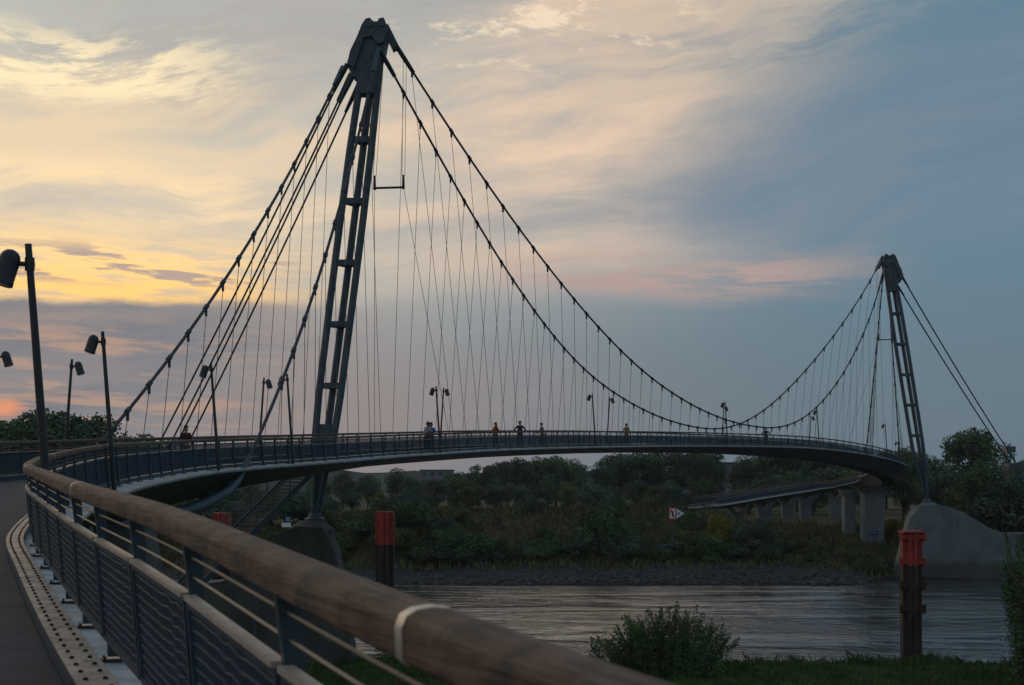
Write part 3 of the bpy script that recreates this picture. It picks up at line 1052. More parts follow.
def y_pier(s, label, colw=1.8, headw=3.9, dep=1.2):
    c = at(s, width(s) / 2)
    top = c.z - .27 - girder_depth(s) - .0
    zg = ground_z(c.x, c.y) - .6
    hgt = top - zg
    rot = heading(s) - math.pi / 2
    root = thing('bridge_pier', label, 'bridge pier', (c.x, c.y, zg), 'concrete piers under the far ramp')
    mb = MB()
    zc = hgt - 1.75
    prof = [(-colw / 2, 0), (colw / 2, 0), (colw / 2, zc), (colw / 2 + .25, zc + .55), (headw / 2, hgt - .012), (headw / 2 - .7, hgt - .012), (.35, zc + .75), (0, zc + .62), (-.35, zc + .75), (-headw / 2 + .7, hgt - .012), (-headw / 2, hgt - .012), (-colw / 2 - .25, zc + .55)]
    mb.prism(prof, -dep / 2, dep / 2)
    o = bpy.data.objects.new('pier_shaft', mb.mesh('pier_shaft', M['concrete']))
    o.parent = root
    o.rotation_euler = (0, 0, .15)
    COL.objects.link(o)
    return root
for i, (s, w_) in enumerate(((289, 'first forked pier left of the broad main pier'), (296.5, 'second forked pier left of the broad main pier'), (304.5, 'third forked pier left of the broad main pier'), (318, 'fourth forked pier, half hidden by the blue-green bush'), (332, 'last forked pier behind the yellowing bush'))):
    y_pier(s, w_)
# broad main pier where the ramp meets the main span
c = at(222, 1.6)
zg = ground_z(c.x, c.y) - .6
pr = thing('main_pier', 'broad concrete pier with flared head and faded blue graffiti below the far bend', 'bridge pier', (c.x, c.y, zg))
top = c.z - .27 - girder_depth(222)
mb = MB()
rings = []
for z, hx, hy in ((zg, 1.45, 1.0), (top - 1.5, 1.45, 1.0), (top - 1.1, 1.5, 1.05), (top - .45, 2.2, 1.5), (top - .012, 2.8, 1.9)):
    rings.append([(c.x - 2.1 + hx * a, c.y + hy * b, z) for a, b in ((-1, -.8), (-.85, -1), (.85, -1), (1, -.8), (1, .8), (.85, 1), (-.85, 1), (-1, .8))])
mb.loft(rings)
part('pier_shaft', mb, M['concrete'], pr)
mb = MB()
rings = []
for z, hx, hy in ((zg, .75, .9), (top - 1.6, .75, .9), (top - .6, 1.3, 1.2)):
    rings.append([(c.x - 4.5 + hx * a, c.y + 3.5 + hy * b, z) for a, b in ((-1, -1), (1, -1), (1, 1), (-1, 1))])
mb.loft(rings)
part('side_shaft', mb, M['concrete'], pr)
M['spray'] = material('blue_spray_paint', color=(.05, .13, .28), rough=.7, vary=.3, scale=4)
mb = MB()
for x0, z0, x1, z1 in ((-.75, .9, -.3, 1.7), (-.3, 1.7, -.05, 1.0), (-.05, 1.0, .35, 1.75), (.35, 1.75, .6, 1.1), (-.8, 1.05, .65, 1.2)):
    mb.beam((c.x - 2.1 + x0, c.y - 1.006, zg + .5 + z0), (c.x - 2.1 + x1, c.y - 1.006, zg + .5 + z1), .012, .22)
part('graffiti', mb, M['spray'], pr)

def near_pier(s, label):
    c = at(s, width(s) / 2)
    top = c.z - .27 - girder_depth(s)
    zg = ground_z(c.x, c.y) - .6
    root = thing('near_pier', label, 'bridge pier', (c.x, c.y, zg))
    a = heading(s)
    mb = MB()
    rings = []
    for z, hx, hy in ((zg, 1.3, .55), (top - 1.6, 1.3, .55), (top - .012, 1.9, .6)):
        rings.append([(c.x - math.sin(a) * hx * u + math.cos(a) * hy * v, c.y + math.cos(a) * hx * u + math.sin(a) * hy * v, z) for u, v in ((-1, -1), (1, -1), (1, 1), (-1, 1))])
    mb.loft(rings)
    part('pier_shaft', mb, M['concrete'], root)
    return root
near_pier(60, 'concrete pier glimpsed between the rail posts below the first bend')
near_pier(36, 'concrete pier under the deck close to the viewer')
near_pier(12, 'concrete pier directly below the viewer')
# anchor arm where the side cable meets the deck, with its pale raking strut
ac = thing('cable_bracket', 'dark curved bracket under the deck where the side cable ends', 'cable bracket', at(72.3, 0, -.6))
mb = MB(); mb.tube([at(72.3, -.28, -.55), at(71, -.2, -1.0), at(69, .3, -1.45), at(66, .9, -1.75)], [.16, .2, .24, .28], 10)
part('bracket_arm', mb, M['steel'], ac, True)
mb = MB()
for q in (71.6, 70, 68): mb.tube([at(q + .18, -.05 + (71.6 - q) * .22, -.85 - (71.6 - q) * .24), at(q - .18, -.02 + (71.6 - q) * .24, -.9 - (71.6 - q) * .25)], .33, 10)
part('collar', mb, M['steel'], ac, True)
st = thing('raking_strut', 'pale raking tube strut under the first bend behind the near railing', 'strut', at(44, 1.4, -6))
mb = MB(); mb.tube([at(40, 1.4, -3.6), at(45.5, -.05, -.95)], .085, 12)
mb.tube([at(40, 1.4, -3.6), at(38.5, 1.8, -8.9)], .085, 12)
part('strut_tube', mb, M['steel'], st, True)
mb = MB(); mb.tube([at(45.5, -.05, -1.0), at(45.8, -.12, -.72)], .13, 12); part('strut_collar', mb, M['rail_steel'], st, True)

# ------------------------------------------------------------------ stairs down from the deck beside the near mast
sa, sb = Vector((-12.0, 84.6, 1.30)), Vector((-15.1, 80.1, -2.5))
d_ = (sb - sa)
hz = Vector((d_.x, d_.y, 0)).normalized()
sd = Vector((-hz.y, hz.x, 0))
run = Vector((d_.x, d_.y, 0)).length
drop = d_.z / run
stair = thing('steel_stairs', 'open steel stairs descending from the deck beside the near mast', 'stairs', (sa.x, sa.y, -9))
W2 = .85
LTOT = run * 2.0
def sp(u, v, z=0.0):
    return sa + hz * u + sd * v + Vector((0, 0, drop * u + z))
for v in (-W2, W2):
    mb = MB(); mb.beam(sp(-.2, v), sp(LTOT, v), .06, .34); part('stringer', mb, M['rail_steel'], stair)
nst = int(LTOT / .29)
for i in range(nst):
    mb = MB()
    c = sp(.15 + i * .29, 0, .06)
    mb.beam(c - sd * (W2 - .032), c + sd * (W2 - .032), .27, .045)
    q_ = c + hz * .12 - Vector((0, 0, .05))
    mb.beam(q_ - sd * (W2 - .034), q_ + sd * (W2 - .034), .02, .07)
    part('tread', mb, M['girder'], stair)
for v in (-W2 - .04, W2 + .04):
    mb = MB()
    mb.tube([sp(-.2, v, 1.15), sp(LTOT, v, 1.15)], .035, 8)
    for q in (.3, .47, .64, .81, .98):
        mb.tube([sp(-.2, v, q), sp(LTOT, v, q)], .012, 5)
    for u in np.arange(0, LTOT, 1.35):
        mb.beam(sp(u, v, -.1), sp(u, v, 1.15), .04, .06, up=hz)
    part('stair_railing', mb, M['rail_steel'], stair)
for u in (run * 1.0, LTOT - .2):
    for v in (-W2, W2):
        p = sp(u, v, -.16)
        mb = MB()
        mb.beam((p.x, p.y, ground_z(p.x, p.y) - .3), p, .14, .14, up=(0, 1, 0))
        part('support_post', mb, M['steel'], stair)

# ------------------------------------------------------------------ lamp posts
def lamp_proto():
    root = thing('lamp_post', 'lamp', 'lamp post', (0, 0, 0), 'slim lamp posts along both edges of the deck')
    ln = .31 / 4.3
    mb = MB(); mb.tube([(ln * z, 0, z) for z in (-.1, 1.4, 3.0, 4.3)], [.066, .062, .055, .048], 12)
    part('pole', mb, M['lamp'], root, True)
    mb = MB(); mb.box((-.14, -.12, -.12), (.14, .12, -.09)); mb.beam((-.05, 0, -.1), (.36, 0, -.02), .1, .08)
    part('base_plate', mb, M['lamp'], root)
    mb = MB(); mb.tube([(ln * 4.02 - .07, 0, 4.02), (ln * 4.02 + .19, 0, 4.02)], .035, 8)
    mb.tube([(ln * 4.02, 0, 3.93), (ln * 4.02, 0, 4.11)], .068, 12)
    part('bracket', mb, M['lamp'], root, True)
    t = R(17)
    ux = Vector((math.sin(t), 0, -math.cos(t)))           # points down and away from the pole
    c0 = Vector((ln * 4.02 + .22, 0, 4.20))
    mb = MB()
    prof = [(-.005, .03), (.012, .075), (.05, .115), (.10, .138), (.17, .145), (.43, .145), (.44, .150), (.50, .150)]
    mb.tube([c0 + ux * a for a, r_ in prof], [r_ for a, r_ in prof], 18)
    hd = part('lamp_head', mb, M['lamp'], root, True)
    mb = MB(); mb.tube([c0 + ux * .501, c0 + ux * .512], .125, 18)
    part('lens', mb, M['glass'], hd, True)
    return root
lp = lamp_proto()
first = True
LAMPS = [
    (31.0, 1, 'nearest and tallest-looking lamp post, at the first bend of the near railing'),
    (50.5, 1, 'second lamp post along the near railing, head tilted over the path'),
    (69.1, 1, 'lamp post on the near edge in front of the four backstays'),
    (80.3, 1, 'lamp post with head facing away from the near mast, just before it'),
    (105.0, 1, 'taller-looking lamp of the pair behind the two leaning people'),
    (131.0, 1, 'viewer-side lamp of the pair between the cyclist and the yellow-shirted walker'),
    (158.4, 1, 'viewer-side lamp of the overlapping pair under the crossing cables'),
    (182.6, 1, 'higher lamp of the pair near the dark walker on the far bend'),
    (202.2, 1, 'single lamp on the outer edge of the bend left of the distant mast'),
    (226.0, 1, 'lamp whose head shows against the tree beside the distant mast'),
    (59.1, 0, 'lamp post at the picture edge over the opposite railing of the first bend'),
    (66.0, 0, 'lamp post with outward facing head on the opposite railing before the trees'),
    (87.5, 0, 'lamp half hidden behind the inclined side cable by the near mast'),
    (113.4, 0, 'shorter-looking lamp of the pair behind the two leaning people'),
    (141.8, 0, 'far-edge lamp of the pair between the cyclist and the yellow-shirted walker'),
    (166.3, 0, 'far-edge lamp of the overlapping pair under the crossing cables'),
    (189.6, 0, 'lower lamp of the pair near the dark walker on the far bend'),
    (240.0, 0, 'small far lamp between the two steep cables of the distant mast'),
]
for s, inner, lab in LAMPS:
    p = at(s, -.18 if s < 60 else -.36, -.02) if inner else at(s, width(s) + .36, -.02)
    o = lp if first else copy_tree(lp)
    first = False
    o.location = p
    o.rotation_euler = (0, 0, heading(s) + (math.pi / 2 if inner else -math.pi / 2))
    o['label'] = lab

# small lamp on the far bank behind the ramp
fl_ = copy_tree(lp)
x, y = 46.5, 262.0
fl_.location = (x + 10, y + 14, ground_z(x, y) + 2.0)
fl_.scale = (1, 1, 1.6)
fl_['label'] = 'lone street lamp among the trees above the far ramp'

# ------------------------------------------------------------------ steel guide piles in the river
def pile(x, y, top, zred, label, w=1.35, lugs=False):
    zb = WATER_Z - 2.5
    root = thing('guide_pile', label, 'guide pile', (x, y, zb), 'red-topped steel piles in the river')
    def sect(r_): # sheet pile box section
        k = [(-1, -.55), (-.62, -.55), (-.5, -.9), (-.06, -.9), (0, -.74), (.06, -.9), (.5, -.9), (.62, -.55), (1, -.55), (1, .55), (.62, .55), (.5, .9), (-.5, .9), (-.62, .55), (-1, .55)]
        return [(x + r_ * a, y + r_ * b) for a, b in k]
    mb = MB(); mb.loft([[(a, b, z) for a, b in sect(w / 2)] for z in (zb, zred - .002)])
    part('pile_shaft', mb, M['rust'], root)
    mb = MB(); mb.loft([[(a, b, z) for a, b in sect(w / 2 + .02)] for z in (zred, top)])
    rc = part('red_cap', mb, M['red'], root)
    if lugs:
        for zz, mt in ((top - .3, 'red'), (zred + .22, 'red'), (zred - 1.25, 'rust'), (zred - 2.75, 'rust')):
            mb = MB()
            mb.box((x - w / 2 - .22, y - .55, zz - .13), (x + w / 2 + .22, y - .30, zz + .13))
            for sx in (-1, 1):
                mb.tube([(x + sx * (w / 2 + .12), y - .42, zz - .26), (x + sx * (w / 2 + .12), y - .42, zz + .26)], .13, 8)
            part('waler', mb, M[mt], root)
        mb = MB(); mb.box((x - w / 2 - .06, y - .72, top - .02), (x + w / 2 + .06, y + .7, top + .10)); part('cap_plate', mb, M['red'], root)
pile(.2806 * 90.5, 90.5, -2.95, -5.05, 'red-capped rusty pile with bolted walers standing at the grassy bank', 1.2, True)
pile(-.0893 * 108, 108, -1.95, -4.45, 'red and black pile in mid river behind the near handrail', 1.38)
pile(-.2040 * 106, 106, -2.0, -4.4, 'red-topped pile glimpsed under the deck beside the stairs', 1.25)

# ------------------------------------------------------------------ signs and marker
M['white'] = material('sign_white', color=(.72, .76, .78), rough=.5, vary=.06, scale=4)
M['signred'] = material('sign_red', color=(.55, .03, .03), rough=.5, vary=.1, scale=4)
M['black'] = material('sign_black', color=(.012, .012, .014), rough=.5, vary=.1, scale=4)
M['signblue'] = material('sign_blue', color=(.12, .28, .46), rough=.5, vary=.1, scale=4)
sx_, sy_ = .1155 * 178, 178.0
sz = (486 - 513.5) / 1422 * sy_
zg = ground_z(sx_, sy_)
sg_ = thing('waterway_sign', 'red-bordered square river sign with black symbol and white arrow pointer', 'river sign', (sx_, sy_, zg))
mb = MB(); mb.box((sx_ - .95, sy_ - .05, sz - .78), (sx_ + .02, sy_ + .03, sz + .78)); part('red_board', mb, M['signred'], sg_)
mb = MB(); mb.box((sx_ - .80, sy_ - .07, sz - .60), (sx_ - .13, sy_ - .052, sz + .60)); part('white_field', mb, M['white'], sg_)
mb = MB()
def flat(pts, y0, y1): mb.prism([(sx_ + a, sz + b) for a, b in pts], y0, y1)
flat([(-.74, .42), (-.60, .52), (-.22, -.42), (-.36, -.52)], sy_ - .09, sy_ - .072)
flat([(-.56, .30), (-.36, .30), (-.36, -.10), (-.56, -.10)], sy_ - .10, sy_ - .091)
flat([(-.62, -.30), (-.30, -.30), (-.46, -.02)], sy_ - .112, sy_ - .101)
part('black_symbol', mb, M['black'], sg_)
mb = MB(); flat([(.06, .62), (.98, 0), (.06, -.62)], sy_ - .05, sy_ + .0); ar = part('arrow_pointer', mb, M['white'], sg_)
mb = MB(); flat([(.16, .16), (.5, .16), (.5, -.16), (.16, -.16)], sy_ - .065, sy_ - .052); part('pointer_mark', mb, M['signblue'], ar)
mb = MB(); mb.beam((sx_ - .46, sy_ + .1, zg - .5), (sx_ - .46, sy_ + .1, sz + .7), .1, .1, up=(0, 1, 0)); part('sign_post', mb, M['steel'], sg_)

mx_, my_ = -.0612 * 186, 186.0
mz = ground_z(mx_, my_)
mk = thing('bank_marker', 'short white marker post standing in the far meadow', 'marker post', (mx_, my_, mz))
tz = (486 - 513) / 1422 * my_
mb = MB(); mb.tube([(mx_, my_, mz - .3), (mx_, my_, tz - 1.0)], .05, 8); part('marker_pole', mb, M['steel'], mk)
mb = MB(); mb.box((mx_ - .17, my_ - .05, tz - 1.0), (mx_ + .17, my_ + .05, tz)); part('marker_board', mb, M['white'], mk)

bx_, by_ = -.1575 * 168, 168.0
bz = ground_z(bx_, by_)
tz = (486 - 519) / 1422 * by_
sg2 = thing('bank_sign', 'small blue and white sign on the far bank seen under the stairs', 'river sign', (bx_, by_, bz))
mb = MB(); mb.tube([(bx_, by_, bz - .4), (bx_, by_, tz + .2)], .06, 8); part('sign_post', mb, M['steel'], sg2)
mb = MB(); mb.box((bx_ - .27, by_ - .1, tz - .25), (bx_ + .27, by_ - .06, tz + .25)); part('blue_board', mb, M['signblue'], sg2)
mb = MB(); mb.box((bx_ - .75, by_ - .1, tz - .95), (bx_ + .35, by_ - .06, tz - .45)); part('white_board', mb, M['white'], sg2)

# ------------------------------------------------------------------ far buildings
M['render_wall'] = material('pale_rendered_wall', color=(.13, .155, .175), rough=.8, vary=.12, scale=.3)
M['roofing'] = material('dark_flat_roof', color=(.06, .065, .07), rough=.8, vary=.2, scale=.5)
M['window'] = material('window_glass', color=(.03, .045, .06), rough=.15, vary=.1, scale=.5)
def block(x, y, wd, dp, storeys, z0, label, sh=3.1):
    root = thing('apartment_block', label, 'building', (x, y, z0))
    H = storeys * sh
    mb = MB(); mb.box((x - wd / 2, y - dp / 2, z0 - 2), (x + wd / 2, y + dp / 2, z0 + H)); part('wall', mb, M['render_wall'], root)
    mb = MB(); mb.box((x - wd / 2 - .4, y - dp / 2 - .4, z0 + H + .003), (x + wd / 2 + .4, y + dp / 2 + .4, z0 + H + .5)); part('roof', mb, M['roofing'], root)
    n = int(wd / 3.2)
    for k in range(storeys):
        for i in range(n):
            cx = x - wd / 2 + (i + .5) * wd / n
            mb = MB(); mb.box((cx - .8, y - dp / 2 - .03, z0 + k * sh + .9), (cx + .8, y - dp / 2 + .05, z0 + k * sh + 2.4))
            part('window', mb, M['window'], root)
block(.1585 * 430, 430, 22, 12, 4, -5.8, 'flat-roofed pale building in the gap between the trees across the river')
block(-.0525 * 620, 620, 14, 12, 4, -5.8, 'long low bluish building under the deck beyond the trees')

# ------------------------------------------------------------------ people
M['skin'] = material('skin', color=(.28, .16, .11), rough=.6, vary=.1, scale=8)
M['hair'] = material('dark_hair', color=(.03, .02, .015), rough=.7, vary=.3, scale=20)
CLOTH = {}
def cloth(name, c):
    if name not in CLOTH:
        CLOTH[name] = material(name, color=c, rough=.85, vary=.2, scale=7)
    return CLOTH[name]

def skin_mesh(name, verts, edges, radii, mat, sub=1):
    me = bpy.data.meshes.new(name)
    me.from_pydata(verts, edges, [])
    o = bpy.data.objects.new(name, me)
    COL.objects.link(o)
    md = o.modifiers.new('skin', 'SKIN')
    md.use_smooth_shade = True
    for i, r_ in enumerate(radii):
        sv = me.skin_vertices[0].data[i]
        sv.radius = (r_, r_) if not isinstance(r_, tuple) else r_
        sv.use_root = (i == 0)
    ss_ = o.modifiers.new('sub', 'SUBSURF')
    ss_.levels = sub
    ss_.render_levels = sub
    dg = bpy.context.evaluated_depsgraph_get()
    m2 = bpy.data.meshes.new_from_object(o.evaluated_get(dg))
    m2.name = name
    m2.materials.clear()
    m2.materials.append(mat)
    bpy.data.objects.remove(o)
    return m2

def person(loc, face, label, top, legs, arms='down', lean=0.0, h=1.74, stride=.0, long_hair=False, sleeve=True, bag=None):
    """face: direction the figure looks, degrees anticlockwise from +x"""
    root = thing('person', label, 'person', loc, 'people on the footbridge', R(face - 90))
    h *= 1.05
    k = h / 1.72
    def L(y, z): # forward lean grows with height above the hips
        return y + max(0, z - .93) * math.tan(R(lean))
    hipz = .92
    V_ = [(0, 0, .93), (0, L(0, 1.1), 1.10), (0, L(0, 1.3), 1.29), (0, L(0, 1.46), 1.46), (0, L(.01, 1.54), 1.545), (0, L(.025, 1.62), 1.625), (0, L(.015, 1.69), 1.69)]
    rad = [.135, .118, .135, .052, .066, .088, .066]
    Eg = [(0, 1), (1, 2), (2, 3), (3, 4), (4, 5), (5, 6)]
    A_ = {}
    for s in (-1, 1):
        sh = (s * .175, L(0, 1.40), 1.40)
        if arms == 'down': el, wr, hn = (s * .235, L(-.03, 1.13), 1.13), (s * .235, L(.06, .9), .90), (s * .225, L(.09, .82), .82)
        elif arms == 'rail': el, wr, hn = (s * .25, L(.10, 1.17), 1.16), (s * .15, L(.33, 1.2), 1.20), (s * .08, L(.42, 1.2), 1.21)
        elif arms == 'hips': el, wr, hn = (s * .40, L(-.08, 1.16), 1.16), (s * .23, L(.08, 1.0), 1.0), (s * .16, L(.12, .99), .99)
        elif arms == 'bars': el, wr, hn = (s * .25, L(.08, 1.15), 1.15), (s * .24, L(.34, 1.06), 1.04), (s * .23, L(.42, 1.03), 1.02)
        else: el, wr, hn = (s * .24, L(s * .12, 1.14), 1.14), (s * .22, L(s * .28 + .05, .95), .97), (s * .21, L(s * .33 + .08, .9), .91)
        b = len(V_)
        V_ += [sh, el, wr, hn, (hn[0] * 1.0, hn[1] + .05, hn[2] - .04)]
        rad += [.058, .042, .03, .038, .018]
        Eg += [(2, b), (b, b + 1), (b + 1, b + 2), (b + 2, b + 3), (b + 3, b + 4)]
        A_[s] = (sh, el, wr)
        q = s * stride
        b = len(V_)
        leg = [(s * .09, 0, .86), (s * .10, q * .5 + .03, .49), (s * .105, q - .02, .09), (s * .115, q + .15, .035)]
        V_ += leg
        rad += [.088, .058, .04, .038]
        Eg += [(0, b), (b, b + 1), (b + 1, b + 2), (b + 2, b + 3)]
        A_[s] += (leg,)
    sc = lambda P: [(a * k, b * k, c * k) for a, b, c in P]
    put('body', skin_mesh('body', sc(V_), Eg, [r_ * k for r_ in rad], M['skin']), root)
    tv, te, tr = [(0, L(0, 1.2), 1.2), (0, L(0, 1.02), .98), (0, L(0, 1.33), 1.33), (0, L(0, 1.43), 1.435)], [(0, 1), (0, 2), (2, 3)], [.145, .152, .15, .075]
    for s in (-1, 1):
        b = len(tv)
        sh, el, wr, leg = A_[s]
        mid = wr if sleeve else tuple((p + q) / 2 for p, q in zip(sh, el))
        tv += [sh, tuple(p * .5 + q * .5 for p, q in zip(sh, el))] + ([el, wr] if sleeve else [])
        te += [(2, b), (b, b + 1)] + ([(b + 1, b + 2), (b + 2, b + 3)] if sleeve else [])
        tr += [.074, .064] + ([.056, .042] if sleeve else [])
    put('top', skin_mesh('top', sc(tv), te, [r_ * k for r_ in tr], top), root)
    lv, le, lr = [(0, 0, .95)], [], [.15]
    for s in (-1, 1):
        b = len(lv)
        leg = A_[s][3]
        lv += [leg[0], leg[1], (leg[2][0], leg[2][1], .12)]
        le += [(0, b), (b, b + 1), (b + 1, b + 2)]
        lr += [.105, .075, .062]
    put('trousers', skin_mesh('trousers', sc(lv), le, [r_ * k for r_ in lr], legs), root)
    hv = [(0, L(-.015, 1.66), 1.655), (0, L(.0, 1.71), 1.715)] + ([(0, L(-.06, 1.55), 1.55), (0, L(-.07, 1.42), 1.42)] if long_hair else [(0, L(-.045, 1.60), 1.60)])
    he = [(0, 1), (0, 2)] + ([(2, 3)] if long_hair else [])
    put('hair', skin_mesh('hair', sc(hv), he, [.092 * k, .066 * k] + ([.075, .06] if long_hair else [.07]), M['hair']), root)
    for s in (-1, 1):
        leg = A_[s][3]
        mb = MB()
        mb.tube([(leg[2][0] * k, (leg[2][1] - .06) * k, .05), (leg[3][0] * k, (leg[3][1] + .0) * k, .045), (leg[3][0] * k, (leg[3][1] + .07) * k, .035)], [.05, .052, .035], 8)
        put('shoe', mb.mesh('shoe', M['black'], True), root)
    if bag:
        mb = MB()
        mb.loft([[(a * .15, -.17 + b * .08 + math.tan(R(lean)) * (z - .93), z) for a, b in ((-1, -.7), (-.6, -1), (.6, -1), (1, -.7), (1, 1), (-1, 1))] for z in (1.02, 1.1, 1.35, 1.42)])
        bo = put('backpack', mb.mesh('backpack', bag, True), root)
    return root

c_ = cloth
def on_deck(s, off):
    p = at(s, off)
    return (p.x, p.y, p.z + .002)
person(on_deck(104.5, .42), -50, 'person in pale shirt leaning on the near handrail and looking at the water', c_('pale_shirt', (.34, .36, .34)), c_('dark_jeans', (.03, .035, .05)), 'rail', 16, 1.80)
person(on_deck(105.6, .55), -100, 'person in bright blue shirt standing close beside the one in pale shirt', c_('blue_shirt', (.02, .12, .40)), c_('mid_jeans', (.06, .08, .11)), 'rail', 10, 1.76)
person(on_deck(106.8, 1.3), 150, 'person half hidden by the blue shirt, carrying a brown bag', c_('dark_jacket', (.03, .03, .035)), c_('grey_trousers', (.09, .10, .11)), 'down', 2, 1.68, bag=c_('brown_bag', (.16, .06, .03)))
person(on_deck(116.4, 1.0), -150, 'person with long hair in an orange red top walking on the main span', c_('orange_top', (.24, .045, .016)), c_('black_trousers', (.018, .018, .022)), 'walk', 3, 1.72, .10, True)
person(on_deck(120.1, .9), -80, 'broad person in black with hands on hips facing the viewer', c_('black_top', (.02, .02, .024)), c_('black_trousers', (.018, .018, .022)), 'hips', 0, 1.82)
person(on_deck(124.0, .95), -160, 'person in grey top standing over a bicycle', c_('grey_top', (.09, .095, .125)), c_('mid_jeans', (.06, .08, .11)), 'bars', 8, 1.70)
person(on_deck(139.7, .9), -120, 'person in yellow shirt and dark trousers walking near the middle', c_('yellow_shirt', (.22, .18, .045)), c_('black_trousers', (.018, .018, .022)), 'walk', 2, 1.74, .12, sleeve=False)
person(on_deck(170.9, 1.0), -110, 'dark-clad person with wide coat on the far bend', c_('black_top', (.02, .02, .024)), c_('black_trousers', (.018, .018, .022)), 'hips', 0, 1.85)
person(on_deck(73.4, 2.4), -60, 'person with red-brown hair in dark clothes behind the backstays', c_('maroon_top', (.045, .014, .014)), c_('black_trousers', (.018, .018, .022)), 'down', 0, 1.62)

# bicycle under the person in grey
bp_ = Vector(on_deck(124.0, 1.02))
bike = thing('bicycle', 'black bicycle held upright between the legs of the person in grey', 'bicycle', bp_, rotz=R(-160 - 90))
def bput(n, mb, mat, par=None): return put(n, mb.mesh(n, mat, True), par if par else bike) if par is None else put(n, mb.mesh(n, mat, True), par)
for yy in (-.52, .53):
    mb = MB()
    mb.tube([(0, yy + .33 * math.cos(a), .335 + .33 * math.sin(a)) for a in np.linspace(0, 2 * math.pi, 25)], .017, 6, cap=False)
    wh = bpy.data.objects.new('wheel', mb.mesh('wheel', M['black'], True)); wh.parent = bike; COL.objects.link(wh)
    mb = MB()
    for a in np.linspace(0, math.pi, 8, endpoint=False):
        mb.tube([(0, yy + .32 * math.cos(a), .335 + .32 * math.sin(a)), (0, yy - .32 * math.cos(a), .335 - .32 * math.sin(a))], .003, 4)
    sp_ = bpy.data.objects.new('spoke', mb.mesh('spoke', M['wire'])); sp_.parent = wh; COL.objects.link(sp_)
mb = MB()
for p, q in (((0, -.52, .335), (0, -.05, .30)), ((0, -.52, .335), (0, -.18, .82)), ((0, -.05, .30), (0, -.20, .90)), ((0, -.05, .30), (0, .36, .80)), ((0, -.19, .82), (0, .34, .88)), ((0, .33, .97), (0, .53, .335))):
    mb.tube([p, q], .02, 7)
for nme, mbx in (('bike_frame', mb),):
    o = bpy.data.objects.new(nme, mbx.mesh(nme, M['lamp'], True)); o.parent = bike; COL.objects.link(o)
mb = MB(); mb.tube([(-.29, .30, 1.04), (-.12, .36, 1.02), (.12, .36, 1.02), (.29, .30, 1.04)], .016, 7); mb.tube([(0, .33, .95), (0, .36, 1.02)], .016, 7)
o = bpy.data.objects.new('handlebar', mb.mesh('handlebar', M['lamp'], True)); o.parent = bike; COL.objects.link(o)
mb = MB(); mb.loft([[(a * w_, y, z) for a, z in ((-1, .92), (1, .92), (.8, .96), (-.8, .96))] for y, w_ in ((-.34, .08), (-.2, .07), (-.06, .02))])
o = bpy.data.objects.new('saddle', mb.mesh('saddle', M['black'], True)); o.parent = bike; COL.objects.link(o)

# ------------------------------------------------------------------ trees and shrubs
def leaf_cloud(pts, size, aspect=.6, flat_=.0, rg=rng):
    """one small quad at every point, turned at random; returns verts, faces as arrays"""
    n = len(pts)
    P = np.asarray(pts, float)
    a = rg.normal(size=(n, 3)); a /= np.linalg.norm(a, axis=1)[:, None]
    b = rg.normal(size=(n, 3)); b -= a * (a * b).sum(1)[:, None]; b /= np.linalg.norm(b, axis=1)[:, None]
    s = (size * rg.uniform(.6, 1.35, n))[:, None]
    v = np.stack([P - a * s, P + b * s * aspect - a * s * .1, P + a * s, P - b * s * aspect + a * s * .1], 1).reshape(-1, 3)
    f = np.arange(n * 4).reshape(-1, 4)
    return v, f

def mesh_np(name, v, f, mat):
    me = bpy.data.meshes.new(name)
    me.vertices.add(len(v)); me.vertices.foreach_set('co', v.astype(np.float32).ravel())
    k = f.shape[1]
    me.loops.add(f.size); me.loops.foreach_set('vertex_index', f.astype(np.int32).ravel())
    me.polygons.add(len(f)); me.polygons.foreach_set('loop_start', np.arange(0, f.size, k, dtype=np.int32)); me.polygons.foreach_set('loop_total', np.full(len(f), k, dtype=np.int32))
    me.materials.append(mat)
    me.update(calc_edges=True)
    return me

def crown_points(H, Rr, base, nblob, nleaf, shape='round', rg=rng):
    """points spread over many uneven clumps in a crown of height H-base and radius Rr"""
    out = []
    hc = (H - base)
    blobs = []
    while len(blobs) < nblob:
        u = rg.uniform(-1, 1, 3)
        if (u ** 2).sum() > 1: continue
        z = (u[2] + 1) / 2
        if shape == 'round': w_ = 1.0
        elif shape == 'tall': w_ = .75 + .25 * math.sin(z * 3)
        else: w_ = 1.15 - .55 * z
        r_ = rg.uniform(.16, .34) * Rr
        k = .80
        blobs.append((u[0] * Rr * k * w_, u[1] * Rr * k * w_, base + hc * (.10 + .82 * z), r_))
    wts = np.array([b[3] ** 2 for b in blobs]); wts /= wts.sum()
    cnt = rg.multinomial(nleaf, wts)
    for (x, y, z, r_), c in zip(blobs, cnt):
        d = rg.normal(size=(c, 3)); d /= np.linalg.norm(d, axis=1)[:, None]
        rr = r_ * rg.uniform(.55, 1.12, c) ** .7
        p = d * rr[:, None] * np.array([1.1, 1.1, .85]) + np.array([x, y, z])
        out.append(p)
    return np.concatenate(out), blobs

